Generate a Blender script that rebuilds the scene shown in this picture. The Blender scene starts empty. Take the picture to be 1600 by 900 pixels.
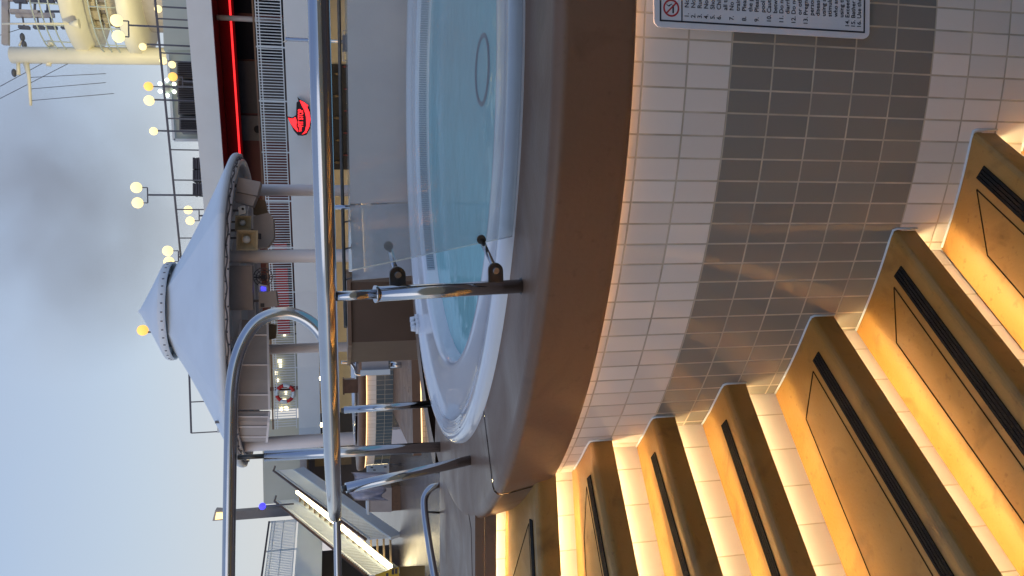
import bpy, bmesh, math, random
from mathutils import Vector, Matrix
random.seed(7)
R = math.radians
scene = bpy.context.scene
COL = scene.collection

# ------------------------------------------------------------------ camera
F_PX, CX, CY = 1230.0, 800.0, 450.0
EYE = Vector((0, 0, 1.927))
def _axes():
    D = Vector((110.0, 5500.0, F_PX)).normalized()
    fw = Vector((0, 0, 1)); Y = (fw - D * fw.dot(D)).normalized()
    X = D.cross(Y)
    return (X if X.x > 0 else -X), Y, -D
AX, AY, AZ = _axes()
def _ray(px, py):
    q = Vector((CY - py, px - CX, F_PX))
    return Vector((q.dot(AX), q.dot(AY), q.dot(AZ)))
def P(px, py, Y):
    r = _ray(px, py); return EYE + r * (Y / r.y)
def PZ(px, py, z):
    r = _ray(px, py); return EYE + r * ((z - EYE.z) / r.z)

cam = bpy.data.cameras.new('camera'); cam_o = bpy.data.objects.new('camera', cam); COL.objects.link(cam_o)
cam.sensor_fit = 'HORIZONTAL'; cam.sensor_width = 36; cam.lens = 36 * F_PX / 1600
cam.clip_start = .05; cam.clip_end = 2000
rw = Vector((AX.x, AY.x, AZ.x)); dw = Vector((AX.y, AY.y, AZ.y)); fwv = Vector((AX.z, AY.z, AZ.z))
m3 = Matrix((dw, rw, -fwv)).transposed()
cam_o.matrix_world = Matrix.Translation(EYE) @ m3.to_4x4()
scene.camera = cam_o

# ------------------------------------------------------------------ sky (dusk, thin overcast)
SUN_EL, SUN_AZ = R(4), R(215)
world = bpy.data.worlds.new('World'); scene.world = world; world.use_nodes = True
wn, wl = world.node_tree.nodes, world.node_tree.links
wn.clear()
out = wn.new('ShaderNodeOutputWorld'); bgS = wn.new('ShaderNodeBackground'); bgC = wn.new('ShaderNodeBackground'); addw = wn.new('ShaderNodeAddShader')
sky = wn.new('ShaderNodeTexSky'); sky.sky_type = 'NISHITA'; sky.sun_disc = False
sky.sun_elevation = SUN_EL; sky.sun_rotation = SUN_AZ
bgS.inputs['Strength'].default_value = 0.05
wl.new(sky.outputs[0], bgS.inputs['Color'])
tc = wn.new('ShaderNodeTexCoord'); sep = wn.new('ShaderNodeSeparateXYZ'); wl.new(tc.outputs['Generated'], sep.inputs[0])
elev = wn.new('ShaderNodeValToRGB')
cr = elev.color_ramp
cr.elements[0].position = 0.0; cr.elements[0].color = (.60, .555, .58, 1)
cr.elements[1].position = 1.0; cr.elements[1].color = (.20, .29, .55, 1)
e = cr.elements.new(.11); e.color = (.57, .555, .61, 1)
e = cr.elements.new(.21); e.color = (.46, .53, .66, 1)
e = cr.elements.new(.33); e.color = (.345, .45, .665, 1)
e = cr.elements.new(.50); e.color = (.24, .335, .58, 1)
wl.new(sep.outputs['Z'], elev.inputs[0])
# cloud veil
mp = wn.new('ShaderNodeMapping'); mp.inputs['Scale'].default_value = (2.2, 2.2, 4.5); wl.new(tc.outputs['Generated'], mp.inputs[0])
nz = wn.new('ShaderNodeTexNoise'); nz.inputs['Scale'].default_value = 1.1; nz.inputs['Detail'].default_value = 5; nz.inputs['Roughness'].default_value = .5
wl.new(mp.outputs[0], nz.inputs['Vector'])
cl = wn.new('ShaderNodeMapRange'); cl.inputs[1].default_value = .42; cl.inputs[2].default_value = .72; cl.inputs[3].default_value = 0; cl.inputs[4].default_value = .34
wl.new(nz.outputs['Fac'], cl.inputs[0])
mixc = wn.new('ShaderNodeMix'); mixc.data_type = 'RGBA'; mixc.inputs['B'].default_value = (.47, .48, .54, 1)
wl.new(cl.outputs[0], mixc.inputs['Factor']); wl.new(elev.outputs[0], mixc.inputs['A'])
# the west, ahead of the camera, still glows; the sky behind is darker
mry = wn.new('ShaderNodeMapRange'); mry.inputs[1].default_value = -.55; mry.inputs[2].default_value = .45; mry.inputs[3].default_value = .80; mry.inputs[4].default_value = 1.0; mry.interpolation_type = 'SMOOTHSTEP'
wl.new(sep.outputs['Y'], mry.inputs[0])
dk = wn.new('ShaderNodeMix'); dk.data_type = 'RGBA'; dk.blend_type = 'MULTIPLY'; dk.inputs['Factor'].default_value = 1
mry.inputs[3].default_value = 0
rear = wn.new('ShaderNodeMix'); rear.data_type = 'RGBA'; rear.inputs['A'].default_value = (.72, .82, .95, 1); rear.inputs['B'].default_value = (1, 1, 1, 1)
wl.new(mry.outputs[0], rear.inputs['Factor'])
# paler haze towards the left
mrx = wn.new('ShaderNodeMapRange'); mrx.inputs[1].default_value = .12; mrx.inputs[2].default_value = -.38; mrx.inputs[3].default_value = 0; mrx.inputs[4].default_value = .45
wl.new(sep.outputs['X'], mrx.inputs[0])
pale = wn.new('ShaderNodeMix'); pale.data_type = 'RGBA'; pale.inputs['B'].default_value = (.50, .59, .71, 1)
wl.new(mrx.outputs[0], pale.inputs['Factor']); wl.new(mixc.outputs['Result'], pale.inputs['A'])
wl.new(pale.outputs['Result'], dk.inputs['A']); wl.new(rear.outputs['Result'], dk.inputs['B'])
wl.new(dk.outputs['Result'], bgC.inputs['Color']); bgC.inputs['Strength'].default_value = .84
wl.new(bgS.outputs[0], addw.inputs[0]); wl.new(bgC.outputs[0], addw.inputs[1]); wl.new(addw.outputs[0], out.inputs[0])

sun = bpy.data.lights.new('sun', 'SUN'); sun.energy = .25; sun.angle = R(40); sun.color = (1, .95, .9)
sun_o = bpy.data.objects.new('sun', sun); COL.objects.link(sun_o)
sun_o.rotation_euler = (R(60), 0, R(-35))
vs = scene.view_settings
vs.view_transform = 'Standard'; vs.look = 'None'; vs.gamma = 1; vs.use_curve_mapping = False; vs.exposure = 0.2
scene.cycles.use_denoising = True
scene.cycles.max_bounces = 8; scene.cycles.transparent_max_bounces = 24
scene.cycles.sample_clamp_indirect = 6
scene.cycles.volume_step_rate = 4; scene.cycles.volume_max_steps = 64

# ------------------------------------------------------------------ materials
def newmat(name):
    m = bpy.data.materials.new(name); m.use_nodes = True
    return m, m.node_tree.nodes, m.node_tree.links, m.node_tree.nodes['Principled BSDF']
def mat(name, col, rough=.5, metal=0, var=.12, nscale=6, bump=0, bscale=60, spec=.5, coat=0):
    m, n, l, b = newmat(name)
    t = n.new('ShaderNodeTexCoord'); nz = n.new('ShaderNodeTexNoise'); nz.inputs['Scale'].default_value = nscale; nz.inputs['Detail'].default_value = 6
    l.new(t.outputs['Object'], nz.inputs['Vector'])
    r = n.new('ShaderNodeValToRGB')
    a, c = 1 - var, 1 + var
    r.color_ramp.elements[0].position = .3; r.color_ramp.elements[1].position = .7
    r.color_ramp.elements[0].color = (col[0]*a, col[1]*a, col[2]*a, 1); r.color_ramp.elements[1].color = (min(1, col[0]*c), min(1, col[1]*c), min(1, col[2]*c), 1)
    l.new(nz.outputs['Fac'], r.inputs[0]); l.new(r.outputs[0], b.inputs['Base Color'])
    mr = n.new('ShaderNodeMapRange'); mr.inputs[3].default_value = max(.02, rough*.75); mr.inputs[4].default_value = min(1, rough*1.25)
    l.new(nz.outputs['Fac'], mr.inputs[0]); l.new(mr.outputs[0], b.inputs['Roughness'])
    b.inputs['Metallic'].default_value = metal; b.inputs['Specular IOR Level'].default_value = spec
    b.inputs['Coat Weight'].default_value = coat
    if bump:
        n2 = n.new('ShaderNodeTexNoise'); n2.inputs['Scale'].default_value = bscale; n2.inputs['Detail'].default_value = 3
        l.new(t.outputs['Object'], n2.inputs['Vector'])
        bp = n.new('ShaderNodeBump'); bp.inputs['Strength'].default_value = bump; bp.inputs['Distance'].default_value = .01
        l.new(n2.outputs['Fac'], bp.inputs['Height']); l.new(bp.outputs[0], b.inputs['Normal'])
    return m
def worn(name, base, worn_col, stain, rough, bump=.15, spec=.5, scale=1.0, r0=.25, r1=.6):
    # fibreglass with cloudy wear, small stains and uneven gloss
    m, n, l, b = newmat(name); t = n.new('ShaderNodeTexCoord')
    def noise(sc, det, dist=0):
        q = n.new('ShaderNodeTexNoise'); q.inputs['Scale'].default_value = sc*scale; q.inputs['Detail'].default_value = det; q.inputs['Distortion'].default_value = dist; l.new(t.outputs['Object'], q.inputs['Vector']); return q
    def ramp(q, lo, hi, a=0, c=1):
        k = n.new('ShaderNodeMapRange'); k.inputs[1].default_value = lo; k.inputs[2].default_value = hi; k.inputs[3].default_value = a; k.inputs[4].default_value = c; l.new(q.outputs['Fac'], k.inputs[0]); return k
    def mix(A, B, fac):
        x = n.new('ShaderNodeMix'); x.data_type = 'RGBA'; l.new(fac.outputs[0], x.inputs['Factor'])
        if isinstance(A, tuple): x.inputs['A'].default_value = (*A, 1)
        else: l.new(A.outputs['Result'], x.inputs['A'])
        x.inputs['B'].default_value = (*B, 1); return x
    c = mix(base, worn_col, ramp(noise(2.6, 7, .6), .38, .68))
    c = mix(c, stain, ramp(noise(7, 8, 1.2), .56, .74, 0, .75))
    c = mix(c, stain, ramp(noise(60, 4), .62, .75, 0, .5))
    l.new(c.outputs['Result'], b.inputs['Base Color'])
    l.new(ramp(noise(4, 6, .8), .3, .7, r0, r1).outputs[0], b.inputs['Roughness']); b.inputs['Specular IOR Level'].default_value = spec
    bp = n.new('ShaderNodeBump'); bp.inputs['Strength'].default_value = bump; bp.inputs['Distance'].default_value = .006; l.new(noise(110, 4).outputs['Fac'], bp.inputs['Height']); l.new(bp.outputs[0], b.inputs['Normal'])
    return m
def emit(name, col, strength):
    m, n, l, b = newmat(name)
    b.inputs['Base Color'].default_value = (*col, 1); b.inputs['Emission Color'].default_value = (*col, 1); b.inputs['Emission Strength'].default_value = strength
    return m
def tile_mat(name, w, h, mortar, white=(.80, .745, .675), grey=None, g0=0, g1=0, rough=.07):
    m, n, l, b = newmat(name)
    uv = n.new('ShaderNodeUVMap'); uv.uv_map = 'UVMap'
    br = n.new('ShaderNodeTexBrick'); br.offset = 0; br.squash = 1
    br.inputs['Scale'].default_value = 1; br.inputs['Brick Width'].default_value = w; br.inputs['Row Height'].default_value = h
    br.inputs['Mortar Size'].default_value = mortar; br.inputs['Mortar Smooth'].default_value = .3; br.inputs['Bias'].default_value = 0
    br.inputs['Color1'].default_value = (*white, 1); br.inputs['Color2'].default_value = (white[0]*.93, white[1]*.93, white[2]*.93, 1)
    br.inputs['Mortar'].default_value = (.52, .46, .36, 1)
    l.new(uv.outputs[0], br.inputs['Vector'])
    if grey:
        s = n.new('ShaderNodeSeparateXYZ'); l.new(uv.outputs[0], s.inputs[0])
        a = n.new('ShaderNodeMath'); a.operation = 'GREATER_THAN'; a.inputs[1].default_value = g0; l.new(s.outputs['Y'], a.inputs[0])
        c = n.new('ShaderNodeMath'); c.operation = 'LESS_THAN'; c.inputs[1].default_value = g1; l.new(s.outputs['Y'], c.inputs[0])
        k = n.new('ShaderNodeMath'); k.operation = 'MULTIPLY'; l.new(a.outputs[0], k.inputs[0]); l.new(c.outputs[0], k.inputs[1])
        mx = n.new('ShaderNodeMix'); mx.data_type = 'RGBA'; mx.inputs['A'].default_value = (*white, 1); mx.inputs['B'].default_value = (*grey, 1)
        l.new(k.outputs[0], mx.inputs['Factor']); l.new(mx.outputs['Result'], br.inputs['Color1'])
        hs = n.new('ShaderNodeHueSaturation'); hs.inputs['Value'].default_value = .92; l.new(mx.outputs['Result'], hs.inputs['Color']); l.new(hs.outputs[0], br.inputs['Color2'])
    tone = br
    rr = n.new('ShaderNodeMapRange'); rr.inputs[3].default_value = rough; rr.inputs[4].default_value = .8
    l.new(br.outputs['Fac'], rr.inputs[0]); l.new(rr.outputs[0], b.inputs['Roughness'])
    inv = n.new('ShaderNodeMath'); inv.operation = 'SUBTRACT'; inv.inputs[0].default_value = 1; l.new(br.outputs['Fac'], inv.inputs[1])
    nz = n.new('ShaderNodeTexNoise'); nz.inputs['Scale'].default_value = 14; l.new(uv.outputs[0], nz.inputs['Vector'])
    ad = n.new('ShaderNodeMath'); ad.operation = 'MULTIPLY_ADD'; ad.inputs[1].default_value = .25; l.new(nz.outputs['Fac'], ad.inputs[0]); l.new(inv.outputs[0], ad.inputs[2])
    dv = n.new('ShaderNodeVectorMath'); dv.operation = 'DIVIDE'; dv.inputs[1].default_value = (w, h, 1); l.new(uv.outputs[0], dv.inputs[0])
    fl_ = n.new('ShaderNodeVectorMath'); fl_.operation = 'FLOOR'; l.new(dv.outputs[0], fl_.inputs[0])
    fr_ = n.new('ShaderNodeVectorMath'); fr_.operation = 'FRACTION'; l.new(dv.outputs[0], fr_.inputs[0])
    wh = n.new('ShaderNodeTexWhiteNoise'); wh.noise_dimensions = '3D'; l.new(fl_.outputs[0], wh.inputs['Vector'])
    sb = n.new('ShaderNodeVectorMath'); sb.operation = 'SUBTRACT'; sb.inputs[1].default_value = (.5, .5, .5); l.new(wh.outputs['Color'], sb.inputs[0])
    dt = n.new('ShaderNodeVectorMath'); dt.operation = 'DOT_PRODUCT'; l.new(fr_.outputs[0], dt.inputs[0]); l.new(sb.outputs[0], dt.inputs[1])
    tl = n.new('ShaderNodeMath'); tl.operation = 'MULTIPLY_ADD'; tl.inputs[1].default_value = .55; l.new(dt.outputs['Value'], tl.inputs[0]); l.new(ad.outputs[0], tl.inputs[2])
    vt = n.new('ShaderNodeMapRange'); vt.inputs[3].default_value = .90; vt.inputs[4].default_value = 1.03; l.new(wh.outputs['Value'], vt.inputs[0])
    n3 = n.new('ShaderNodeTexNoise'); n3.inputs['Scale'].default_value = 9; n3.inputs['Detail'].default_value = 7; l.new(uv.outputs[0], n3.inputs['Vector'])
    st_ = n.new('ShaderNodeMapRange'); st_.inputs[1].default_value = .35; st_.inputs[2].default_value = .65; st_.inputs[3].default_value = .75; st_.inputs[4].default_value = 1.1; l.new(n3.outputs['Fac'], st_.inputs[0])
    gm = n.new('ShaderNodeMix'); gm.data_type = 'FLOAT'; l.new(br.outputs['Fac'], gm.inputs[0]); l.new(vt.outputs[0], gm.inputs[2]); l.new(st_.outputs[0], gm.inputs[3])
    ml = n.new('ShaderNodeMix'); ml.data_type = 'RGBA'; ml.blend_type = 'MULTIPLY'; ml.inputs['Factor'].default_value = 1; l.new(br.outputs['Color'], ml.inputs['A']); l.new(gm.outputs[0], ml.inputs['B'])
    l.new(ml.outputs['Result'], b.inputs['Base Color'])
    bp = n.new('ShaderNodeBump'); bp.inputs['Strength'].default_value = .5; bp.inputs['Distance'].default_value = .004
    l.new(tl.outputs[0], bp.inputs['Height']); l.new(bp.outputs[0], b.inputs['Normal'])
    return m
def glass_mat(name, veil, veil_col=(.6, .62, .66), noise=0, tint=(.93, .97, .97), nscale=3):
    m, n, l, b = newmat(name); n.remove(b)
    o = n['Material Output']
    tr = n.new('ShaderNodeBsdfTransparent'); tr.inputs[0].default_value = (*tint, 1)
    gl = n.new('ShaderNodeBsdfGlossy'); gl.inputs['Roughness'].default_value = .03
    df = n.new('ShaderNodeBsdfDiffuse'); df.inputs[0].default_value = (*veil_col, 1)
    tl = n.new('ShaderNodeBsdfTranslucent'); tl.inputs[0].default_value = (*veil_col, 1)
    mdt = n.new('ShaderNodeMixShader'); mdt.inputs[0].default_value = .5; l.new(df.outputs[0], mdt.inputs[1]); l.new(tl.outputs[0], mdt.inputs[2])
    fr = n.new('ShaderNodeFresnel'); fr.inputs[0].default_value = 1.35
    m1 = n.new('ShaderNodeMixShader'); l.new(tr.outputs[0], m1.inputs[1]); l.new(mdt.outputs[0], m1.inputs[2])
    if noise:
        t = n.new('ShaderNodeTexCoord'); nz = n.new('ShaderNodeTexNoise'); nz.inputs['Scale'].default_value = nscale; nz.inputs['Detail'].default_value = 4
        l.new(t.outputs['Object'], nz.inputs['Vector'])
        mr = n.new('ShaderNodeMapRange'); mr.inputs[1].default_value = .35; mr.inputs[2].default_value = .6; mr.inputs[3].default_value = veil - noise; mr.inputs[4].default_value = veil
        l.new(nz.outputs['Fac'], mr.inputs[0]); l.new(mr.outputs[0], m1.inputs[0])
    else:
        m1.inputs[0].default_value = veil
    m2 = n.new('ShaderNodeMixShader'); l.new(fr.outputs[0], m2.inputs[0]); l.new(m1.outputs[0], m2.inputs[1]); l.new(gl.outputs[0], m2.inputs[2])
    l.new(m2.outputs[0], o.inputs[0])
    return m
def water_mat(name, tint, body, k, bscale=5, bstr=.12):
    m, n, l, b = newmat(name); n.remove(b); o = n['Material Output']
    tr = n.new('ShaderNodeBsdfTransparent'); tr.inputs[0].default_value = (*tint, 1)
    df = n.new('ShaderNodeBsdfDiffuse'); df.inputs[0].default_value = (*body, 1)
    gl = n.new('ShaderNodeBsdfGlossy'); gl.inputs['Roughness'].default_value = .04
    t = n.new('ShaderNodeTexCoord'); nz = n.new('ShaderNodeTexNoise'); nz.inputs['Scale'].default_value = bscale; nz.inputs['Detail'].default_value = 3
    l.new(t.outputs['Object'], nz.inputs['Vector'])
    bp = n.new('ShaderNodeBump'); bp.inputs['Strength'].default_value = bstr; bp.inputs['Distance'].default_value = .05; l.new(nz.outputs['Fac'], bp.inputs['Height'])
    fr = n.new('ShaderNodeFresnel'); fr.inputs[0].default_value = 1.33
    l.new(bp.outputs[0], gl.inputs['Normal']); l.new(bp.outputs[0], fr.inputs['Normal'])
    m1 = n.new('ShaderNodeMixShader'); m1.inputs[0].default_value = k; l.new(tr.outputs[0], m1.inputs[1]); l.new(df.outputs[0], m1.inputs[2])
    m2 = n.new('ShaderNodeMixShader'); l.new(fr.outputs[0], m2.inputs[0]); l.new(m1.outputs[0], m2.inputs[1]); l.new(gl.outputs[0], m2.inputs[2])
    l.new(m2.outputs[0], o.inputs[0]); return m

TW, TH = .0585, .118
M = dict(
    brown=worn('brown_fibreglass', (.200, .116, .072), (.228, .138, .090), (.145, .083, .052), .42, .12, .36, .7, .26, .55),
    tread=worn('tan_fibreglass_tread', (.36, .182, .036), (.42, .232, .066), (.19, .094, .024), .42, .16, .45, 1.0, .28, .58),
    grip=mat('black_grip', (.010, .0095, .009), .85, spec=.2, var=.6, nscale=25, bump=.5, bscale=250),
    groove=mat('dark_groove', (.03, .018, .012), 1, spec=0),
    white_shell=mat('white_gelcoat', (.78, .79, .82), .16, var=.03, nscale=2, coat=.4),
    steel=mat('polished_steel', (.55, .55, .56), .13, metal=1, var=.06, nscale=9),
    steel_dark=mat('dark_cast_steel', (.10, .09, .08), .38, metal=.8, var=.2, nscale=30),
    tile_wall=tile_mat('tub_wall_tile', TW, TH, .0028, grey=(.262, .246, .218), g0=TH*0-.0, g1=TH*5),
    tile_riser=tile_mat('riser_tile', .118, .25, .0022),
    tile_tub2=tile_mat('second_tub_tile', .0745, .118, .003, grey=(.06, .09, .11), g0=-9, g1=.118*3),
    tile_far=tile_mat('pale_mosaic', .06, .06, .003),
    led=emit('warm_led', (1, .80, .43), 62),
    led_soft=emit('warm_led_soft', (1, .60, .34), 16),
    water=water_mat('tub_water', (.76, .97, .97), (.48, .95, .96), .66),
    pool_water=water_mat('pool_water', (.10, .30, .36), (.05, .15, .18), .6, 3, .25),
    glass=glass_mat('clear_glass', .27, (.68, .68, .71), .17, nscale=2.2),
    glass_fog=glass_mat('steamed_glass', .90, (.86, .76, .72), .10, nscale=1.8),
    glass_part=glass_mat('partly_steamed_glass', .74, (.70, .68, .70), .30, nscale=4),
    canvas=mat('white_canvas', (.72, .80, .86), .6, var=.04, nscale=1.2, bump=.05, bscale=8),
    white=mat('white_paint', (.65, .73, .77), .4, var=.05, nscale=.8),
    column=mat('column_paint', (.78, .76, .78), .35, var=.05, nscale=2),
    cream=mat('cream_paint', (.62, .54, .38), .45, var=.08, nscale=1.5),
    mastc=mat('mast_cream', (.84, .80, .62), .45, var=.08, nscale=.6),
    palegreen=mat('pale_green_paint', (.50, .56, .50), .45, var=.05, nscale=1),
    grey=mat('grey_cabinet', (.40, .375, .37), .5, var=.08, nscale=3),
    midgrey=mat('mid_grey_metal', (.14, .145, .16), .45, var=.1, nscale=3),
    darkgrey=mat('dark_grey', (.06, .06, .075), .5, var=.15, nscale=2),
    black=mat('black', (.012, .012, .016), .6),
    navy=mat('navy_dark', (.010, .012, .022), .6, spec=.15),
    red=mat('red_bulkhead', (.10, .0015, .006), .8, spec=.1, var=.12, nscale=2),
    maroon=mat('maroon_wall', (.12, .025, .03), .5, var=.15, nscale=2),
    wood=mat('varnished_wood', (.10, .05, .03), .35, var=.25, nscale=12),
    lifered=mat('life_ring_red', (.5, .02, .02), .45),
    yellow=mat('yellow_plastic', (.55, .36, .02), .4),
    mustard=mat('shaded_mustard', (.16, .11, .03), .5),  # shade on the sign's rear board, put into a darker yellow
    slot_grey=mat('slot_grey', (.42, .45, .50), .4),
    redceil=mat('red_ceiling', (.07, .003, .007), .7),
    darkbrown=mat('dark_brown_fibreglass', (.115, .066, .040), .45, var=.12, nscale=4),
    deck=mat('wet_teak_deck', (.15, .112, .088), .22, var=.2, nscale=1.2, bump=.06, bscale=30, spec=.35),
    horn=mat('horn_cream', (.50, .44, .30), .5),
    tan=mat('tan_panel', (.20, .145, .085), .55),
    plate=mat('sign_plate', (.72, .72, .74), .35, var=.03),
    ink=mat('sign_ink', (.03, .03, .04), .5),
    signred=mat('sign_red', (.45, .03, .035), .5),
    neon=emit('red_neon', (1, .02, .025), 2.2),
    neon_core=emit('red_tube', (1, .025, .028), 1.5),
    globe=emit('warm_globe', (1, .78, .36), 1.25),
    globe_o=emit('orange_globe', (1, .52, .12), 1.1),
    lamp_white=emit('cool_lamp', (.9, 1, .82), 1.8),
    downlight=emit('downlight', (1, .80, .42), 25),
    led_far=emit('far_led', (1, .62, .30), 2.2),
    deck_lamp=emit('deck_lamp', (1, .86, .55), 2.5),
    ledrail=emit('handrail_led', (1, .80, .44), 8),
    blue=emit('blue_lamp', (.06, .05, 1), 1.6),
    flood=emit('flood_glass', (1, .72, .30), 1.6),
    towel=mat('white_towel', (.66, .68, .80), .9, var=.05),
    wire=mat('wire_grey', (.10, .11, .14), .6),
)

# ------------------------------------------------------------------ mesh helpers
ORG = {}
class MB:
    def __init__(self): self.bm = bmesh.new(); self.uv = self.bm.loops.layers.uv.new('UVMap')
    def face(self, pts, uvs=None):
        vs = [self.bm.verts.new(p) for p in pts]
        f = self.bm.faces.new(vs)
        if uvs:
            for lp, u in zip(f.loops, uvs): lp[self.uv].uv = u
        return f
    def box(self, c, s, rz=0, mtx=None):
        c = Vector(c); h = Vector(s) * .5
        rot = mtx if mtx else Matrix.Rotation(rz, 3, 'Z')
        v = [self.bm.verts.new(c + rot @ Vector((h.x*a, h.y*b, h.z*d))) for a in (-1, 1) for b in (-1, 1) for d in (-1, 1)]
        for q in ((0, 1, 3, 2), (4, 6, 7, 5), (0, 4, 5, 1), (2, 3, 7, 6), (0, 2, 6, 4), (1, 5, 7, 3)):
            self.bm.faces.new([v[i] for i in q])
        return self
    def bar(self, a, b, w, h, up=(0, 0, 1)):
        a, b = Vector(a), Vector(b); d = b - a; L = d.length
        if L < 1e-6: return self
        x = d.normalized(); u = Vector(up)
        y = u.cross(x)
        if y.length < 1e-4: y = Vector((1, 0, 0)).cross(x)
        y.normalize(); z = x.cross(y)
        self.box((a + b) / 2, (L, w, h), mtx=Matrix((x, y, z)).transposed()); return self
    def tube(self, pts, r, n=12, cap=True):
        pts = [Vector(p) for p in pts]; rs = r if isinstance(r, (list, tuple)) else [r] * len(pts)
        rings = []; prev = None
        for i, p in enumerate(pts):
            if i == 0: t = pts[1] - p
            elif i == len(pts) - 1: t = p - pts[i - 1]
            else: t = (pts[i + 1] - p).normalized() + (p - pts[i - 1]).normalized()
            t.normalize()
            if prev is None:
                a = Vector((0, 0, 1)) if abs(t.z) < .9 else Vector((1, 0, 0))
                u = a.cross(t).normalized()
            else:
                u = (prev - t * prev.dot(t)).normalized()
            prev = u; w = t.cross(u)
            rings.append([self.bm.verts.new(p + (u * math.cos(2*math.pi*k/n) + w * math.sin(2*math.pi*k/n)) * rs[i]) for k in range(n)])
        for A, B in zip(rings, rings[1:]):
            for k in range(n): self.bm.faces.new((A[k], A[(k+1) % n], B[(k+1) % n], B[k])).smooth = True
        if cap:
            self.bm.faces.new(rings[0][::-1]); self.bm.faces.new(rings[-1])
        return self
    def sphere(self, c, r, seg=16, rings=10, sc=(1, 1, 1)):
        mt = Matrix.Translation(c) @ Matrix.Diagonal((*sc, 1))
        g = bmesh.ops.create_uvsphere(self.bm, u_segments=seg, v_segments=rings, radius=r, matrix=mt)
        for v in g['verts']:
            for f in v.link_faces: f.smooth = True
        return self
    def lathe(self, prof, c, a0=0, a1=2*math.pi, n=96, smooth=True, uvR=None, uvz=0):
        c = Vector(c); full = abs(a1 - a0 - 2*math.pi) < 1e-5
        cols = []
        for i in range(n if full else n + 1):
            a = a0 + (a1 - a0) * i / n
            cols.append((a, [self.bm.verts.new(c + Vector((r*math.cos(a), r*math.sin(a), z))) for r, z in prof]))
        for i in range(n):
            a, A = cols[i]; b, B = cols[(i + 1) % len(cols)]
            if full and i == n - 1: b = a1
            for j in range(len(prof) - 1):
                if (A[j].co - A[j+1].co).length < 1e-7: continue
                try: f = self.bm.faces.new((A[j], B[j], B[j+1], A[j+1]))
                except ValueError: continue
                f.smooth = smooth
                if uvR:
                    for lp, u in zip(f.loops, ((a*uvR, prof[j][1]-uvz), (b*uvR, prof[j][1]-uvz), (b*uvR, prof[j+1][1]-uvz), (a*uvR, prof[j+1][1]-uvz))): lp[self.uv].uv = u
        return self
    def prism(self, poly, z0, z1):
        lo = [self.bm.verts.new((p[0], p[1], z0)) for p in poly]; hi = [self.bm.verts.new((p[0], p[1], z1)) for p in poly]
        n = len(poly)
        self.bm.faces.new(lo[::-1]); self.bm.faces.new(hi)
        for i in range(n): self.bm.faces.new((lo[i], lo[(i+1) % n], hi[(i+1) % n], hi[i]))
        return self
    def plate(self, pts, thick, nrm):
        nrm = Vector(nrm).normalized() * thick
        lo = [self.bm.verts.new(p) for p in pts]; hi = [self.bm.verts.new(Vector(p) + nrm) for p in pts]
        n = len(pts)
        self.bm.faces.new(lo[::-1]); self.bm.faces.new(hi)
        for i in range(n): self.bm.faces.new((lo[i], lo[(i+1) % n], hi[(i+1) % n], hi[i]))
        return self
    def bevel(self, w, seg=2, ang=.6):
        ed = [e for e in self.bm.edges if len(e.link_faces) == 2 and e.calc_face_angle(0) > ang]
        bmesh.ops.bevel(self.bm, geom=ed, offset=w, segments=seg, affect='EDGES', profile=.5); return self
    def build(self, name, m, parent=None, origin=None):
        bmesh.ops.recalc_face_normals(self.bm, faces=self.bm.faces)
        o0 = ORG[parent] if parent else Vector(origin) if origin is not None else self.base()
        bmesh.ops.translate(self.bm, verts=self.bm.verts, vec=-o0)
        me = bpy.data.meshes.new(name); self.bm.to_mesh(me); self.bm.free()
        me.materials.append(M[m] if isinstance(m, str) else m)
        o = bpy.data.objects.new(name, me); COL.objects.link(o)
        if parent: o.parent = parent
        else: o.location = o0
        ORG[o] = o0.copy(); return o
    def base(self):
        vs = [v.co for v in self.bm.verts]
        return Vector((sum((v.x for v in vs)) / len(vs), sum((v.y for v in vs)) / len(vs), min(v.z for v in vs)))
def tag(o, label=None, cat=None, group=None, kind=None):
    if label: o['label'] = label
    if cat: o['category'] = cat
    if group: o['group'] = group
    if kind: o['kind'] = kind
    return o
def thing(name, loc, label, cat, group=None):
    o = bpy.data.objects.new(name, None); COL.objects.link(o); o.location = loc; o.empty_display_size = .2
    ORG[o] = Vector(loc); return tag(o, label, cat, group)
def text_mesh(body, size, mtx, name, m, parent, extrude=.0008, align='LEFT', bold=0, sx=1):
    cu = bpy.data.curves.new(name, 'FONT'); cu.body = body; cu.size = size; cu.extrude = extrude; cu.align_x = align; cu.offset = bold
    tmp = bpy.data.objects.new(name, cu); COL.objects.link(tmp)
    bpy.context.view_layer.update()
    me = bpy.data.meshes.new_from_object(tmp.evaluated_get(bpy.context.evaluated_depsgraph_get()))
    bpy.data.objects.remove(tmp); bpy.data.curves.remove(cu)
    me.transform(Matrix.Diagonal((sx, 1, 1, 1))); me.transform(mtx); me.transform(Matrix.Translation(-ORG[parent]))
    me.materials.clear(); me.materials.append(M[m])
    o = bpy.data.objects.new(name, me); COL.objects.link(o); o.parent = parent; ORG[o] = ORG[parent]; return o
def copy_tree(o, parent=None):
    c = o.copy(); COL.objects.link(c)
    if parent: c.parent = parent
    ORG[c] = ORG[o]
    for ch in [x for x in COL.objects if x.parent == o]: copy_tree(ch, c)
    return c

# ------------------------------------------------------------------ deck, sea
b = MB(); b.face([(-60, -30, 0), (60, -30, 0), (60, 70, 0), (-60, 70, 0)])
tag(b.build('deck_floor', 'deck', origin=(0, 0, 0)), kind='structure')

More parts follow.
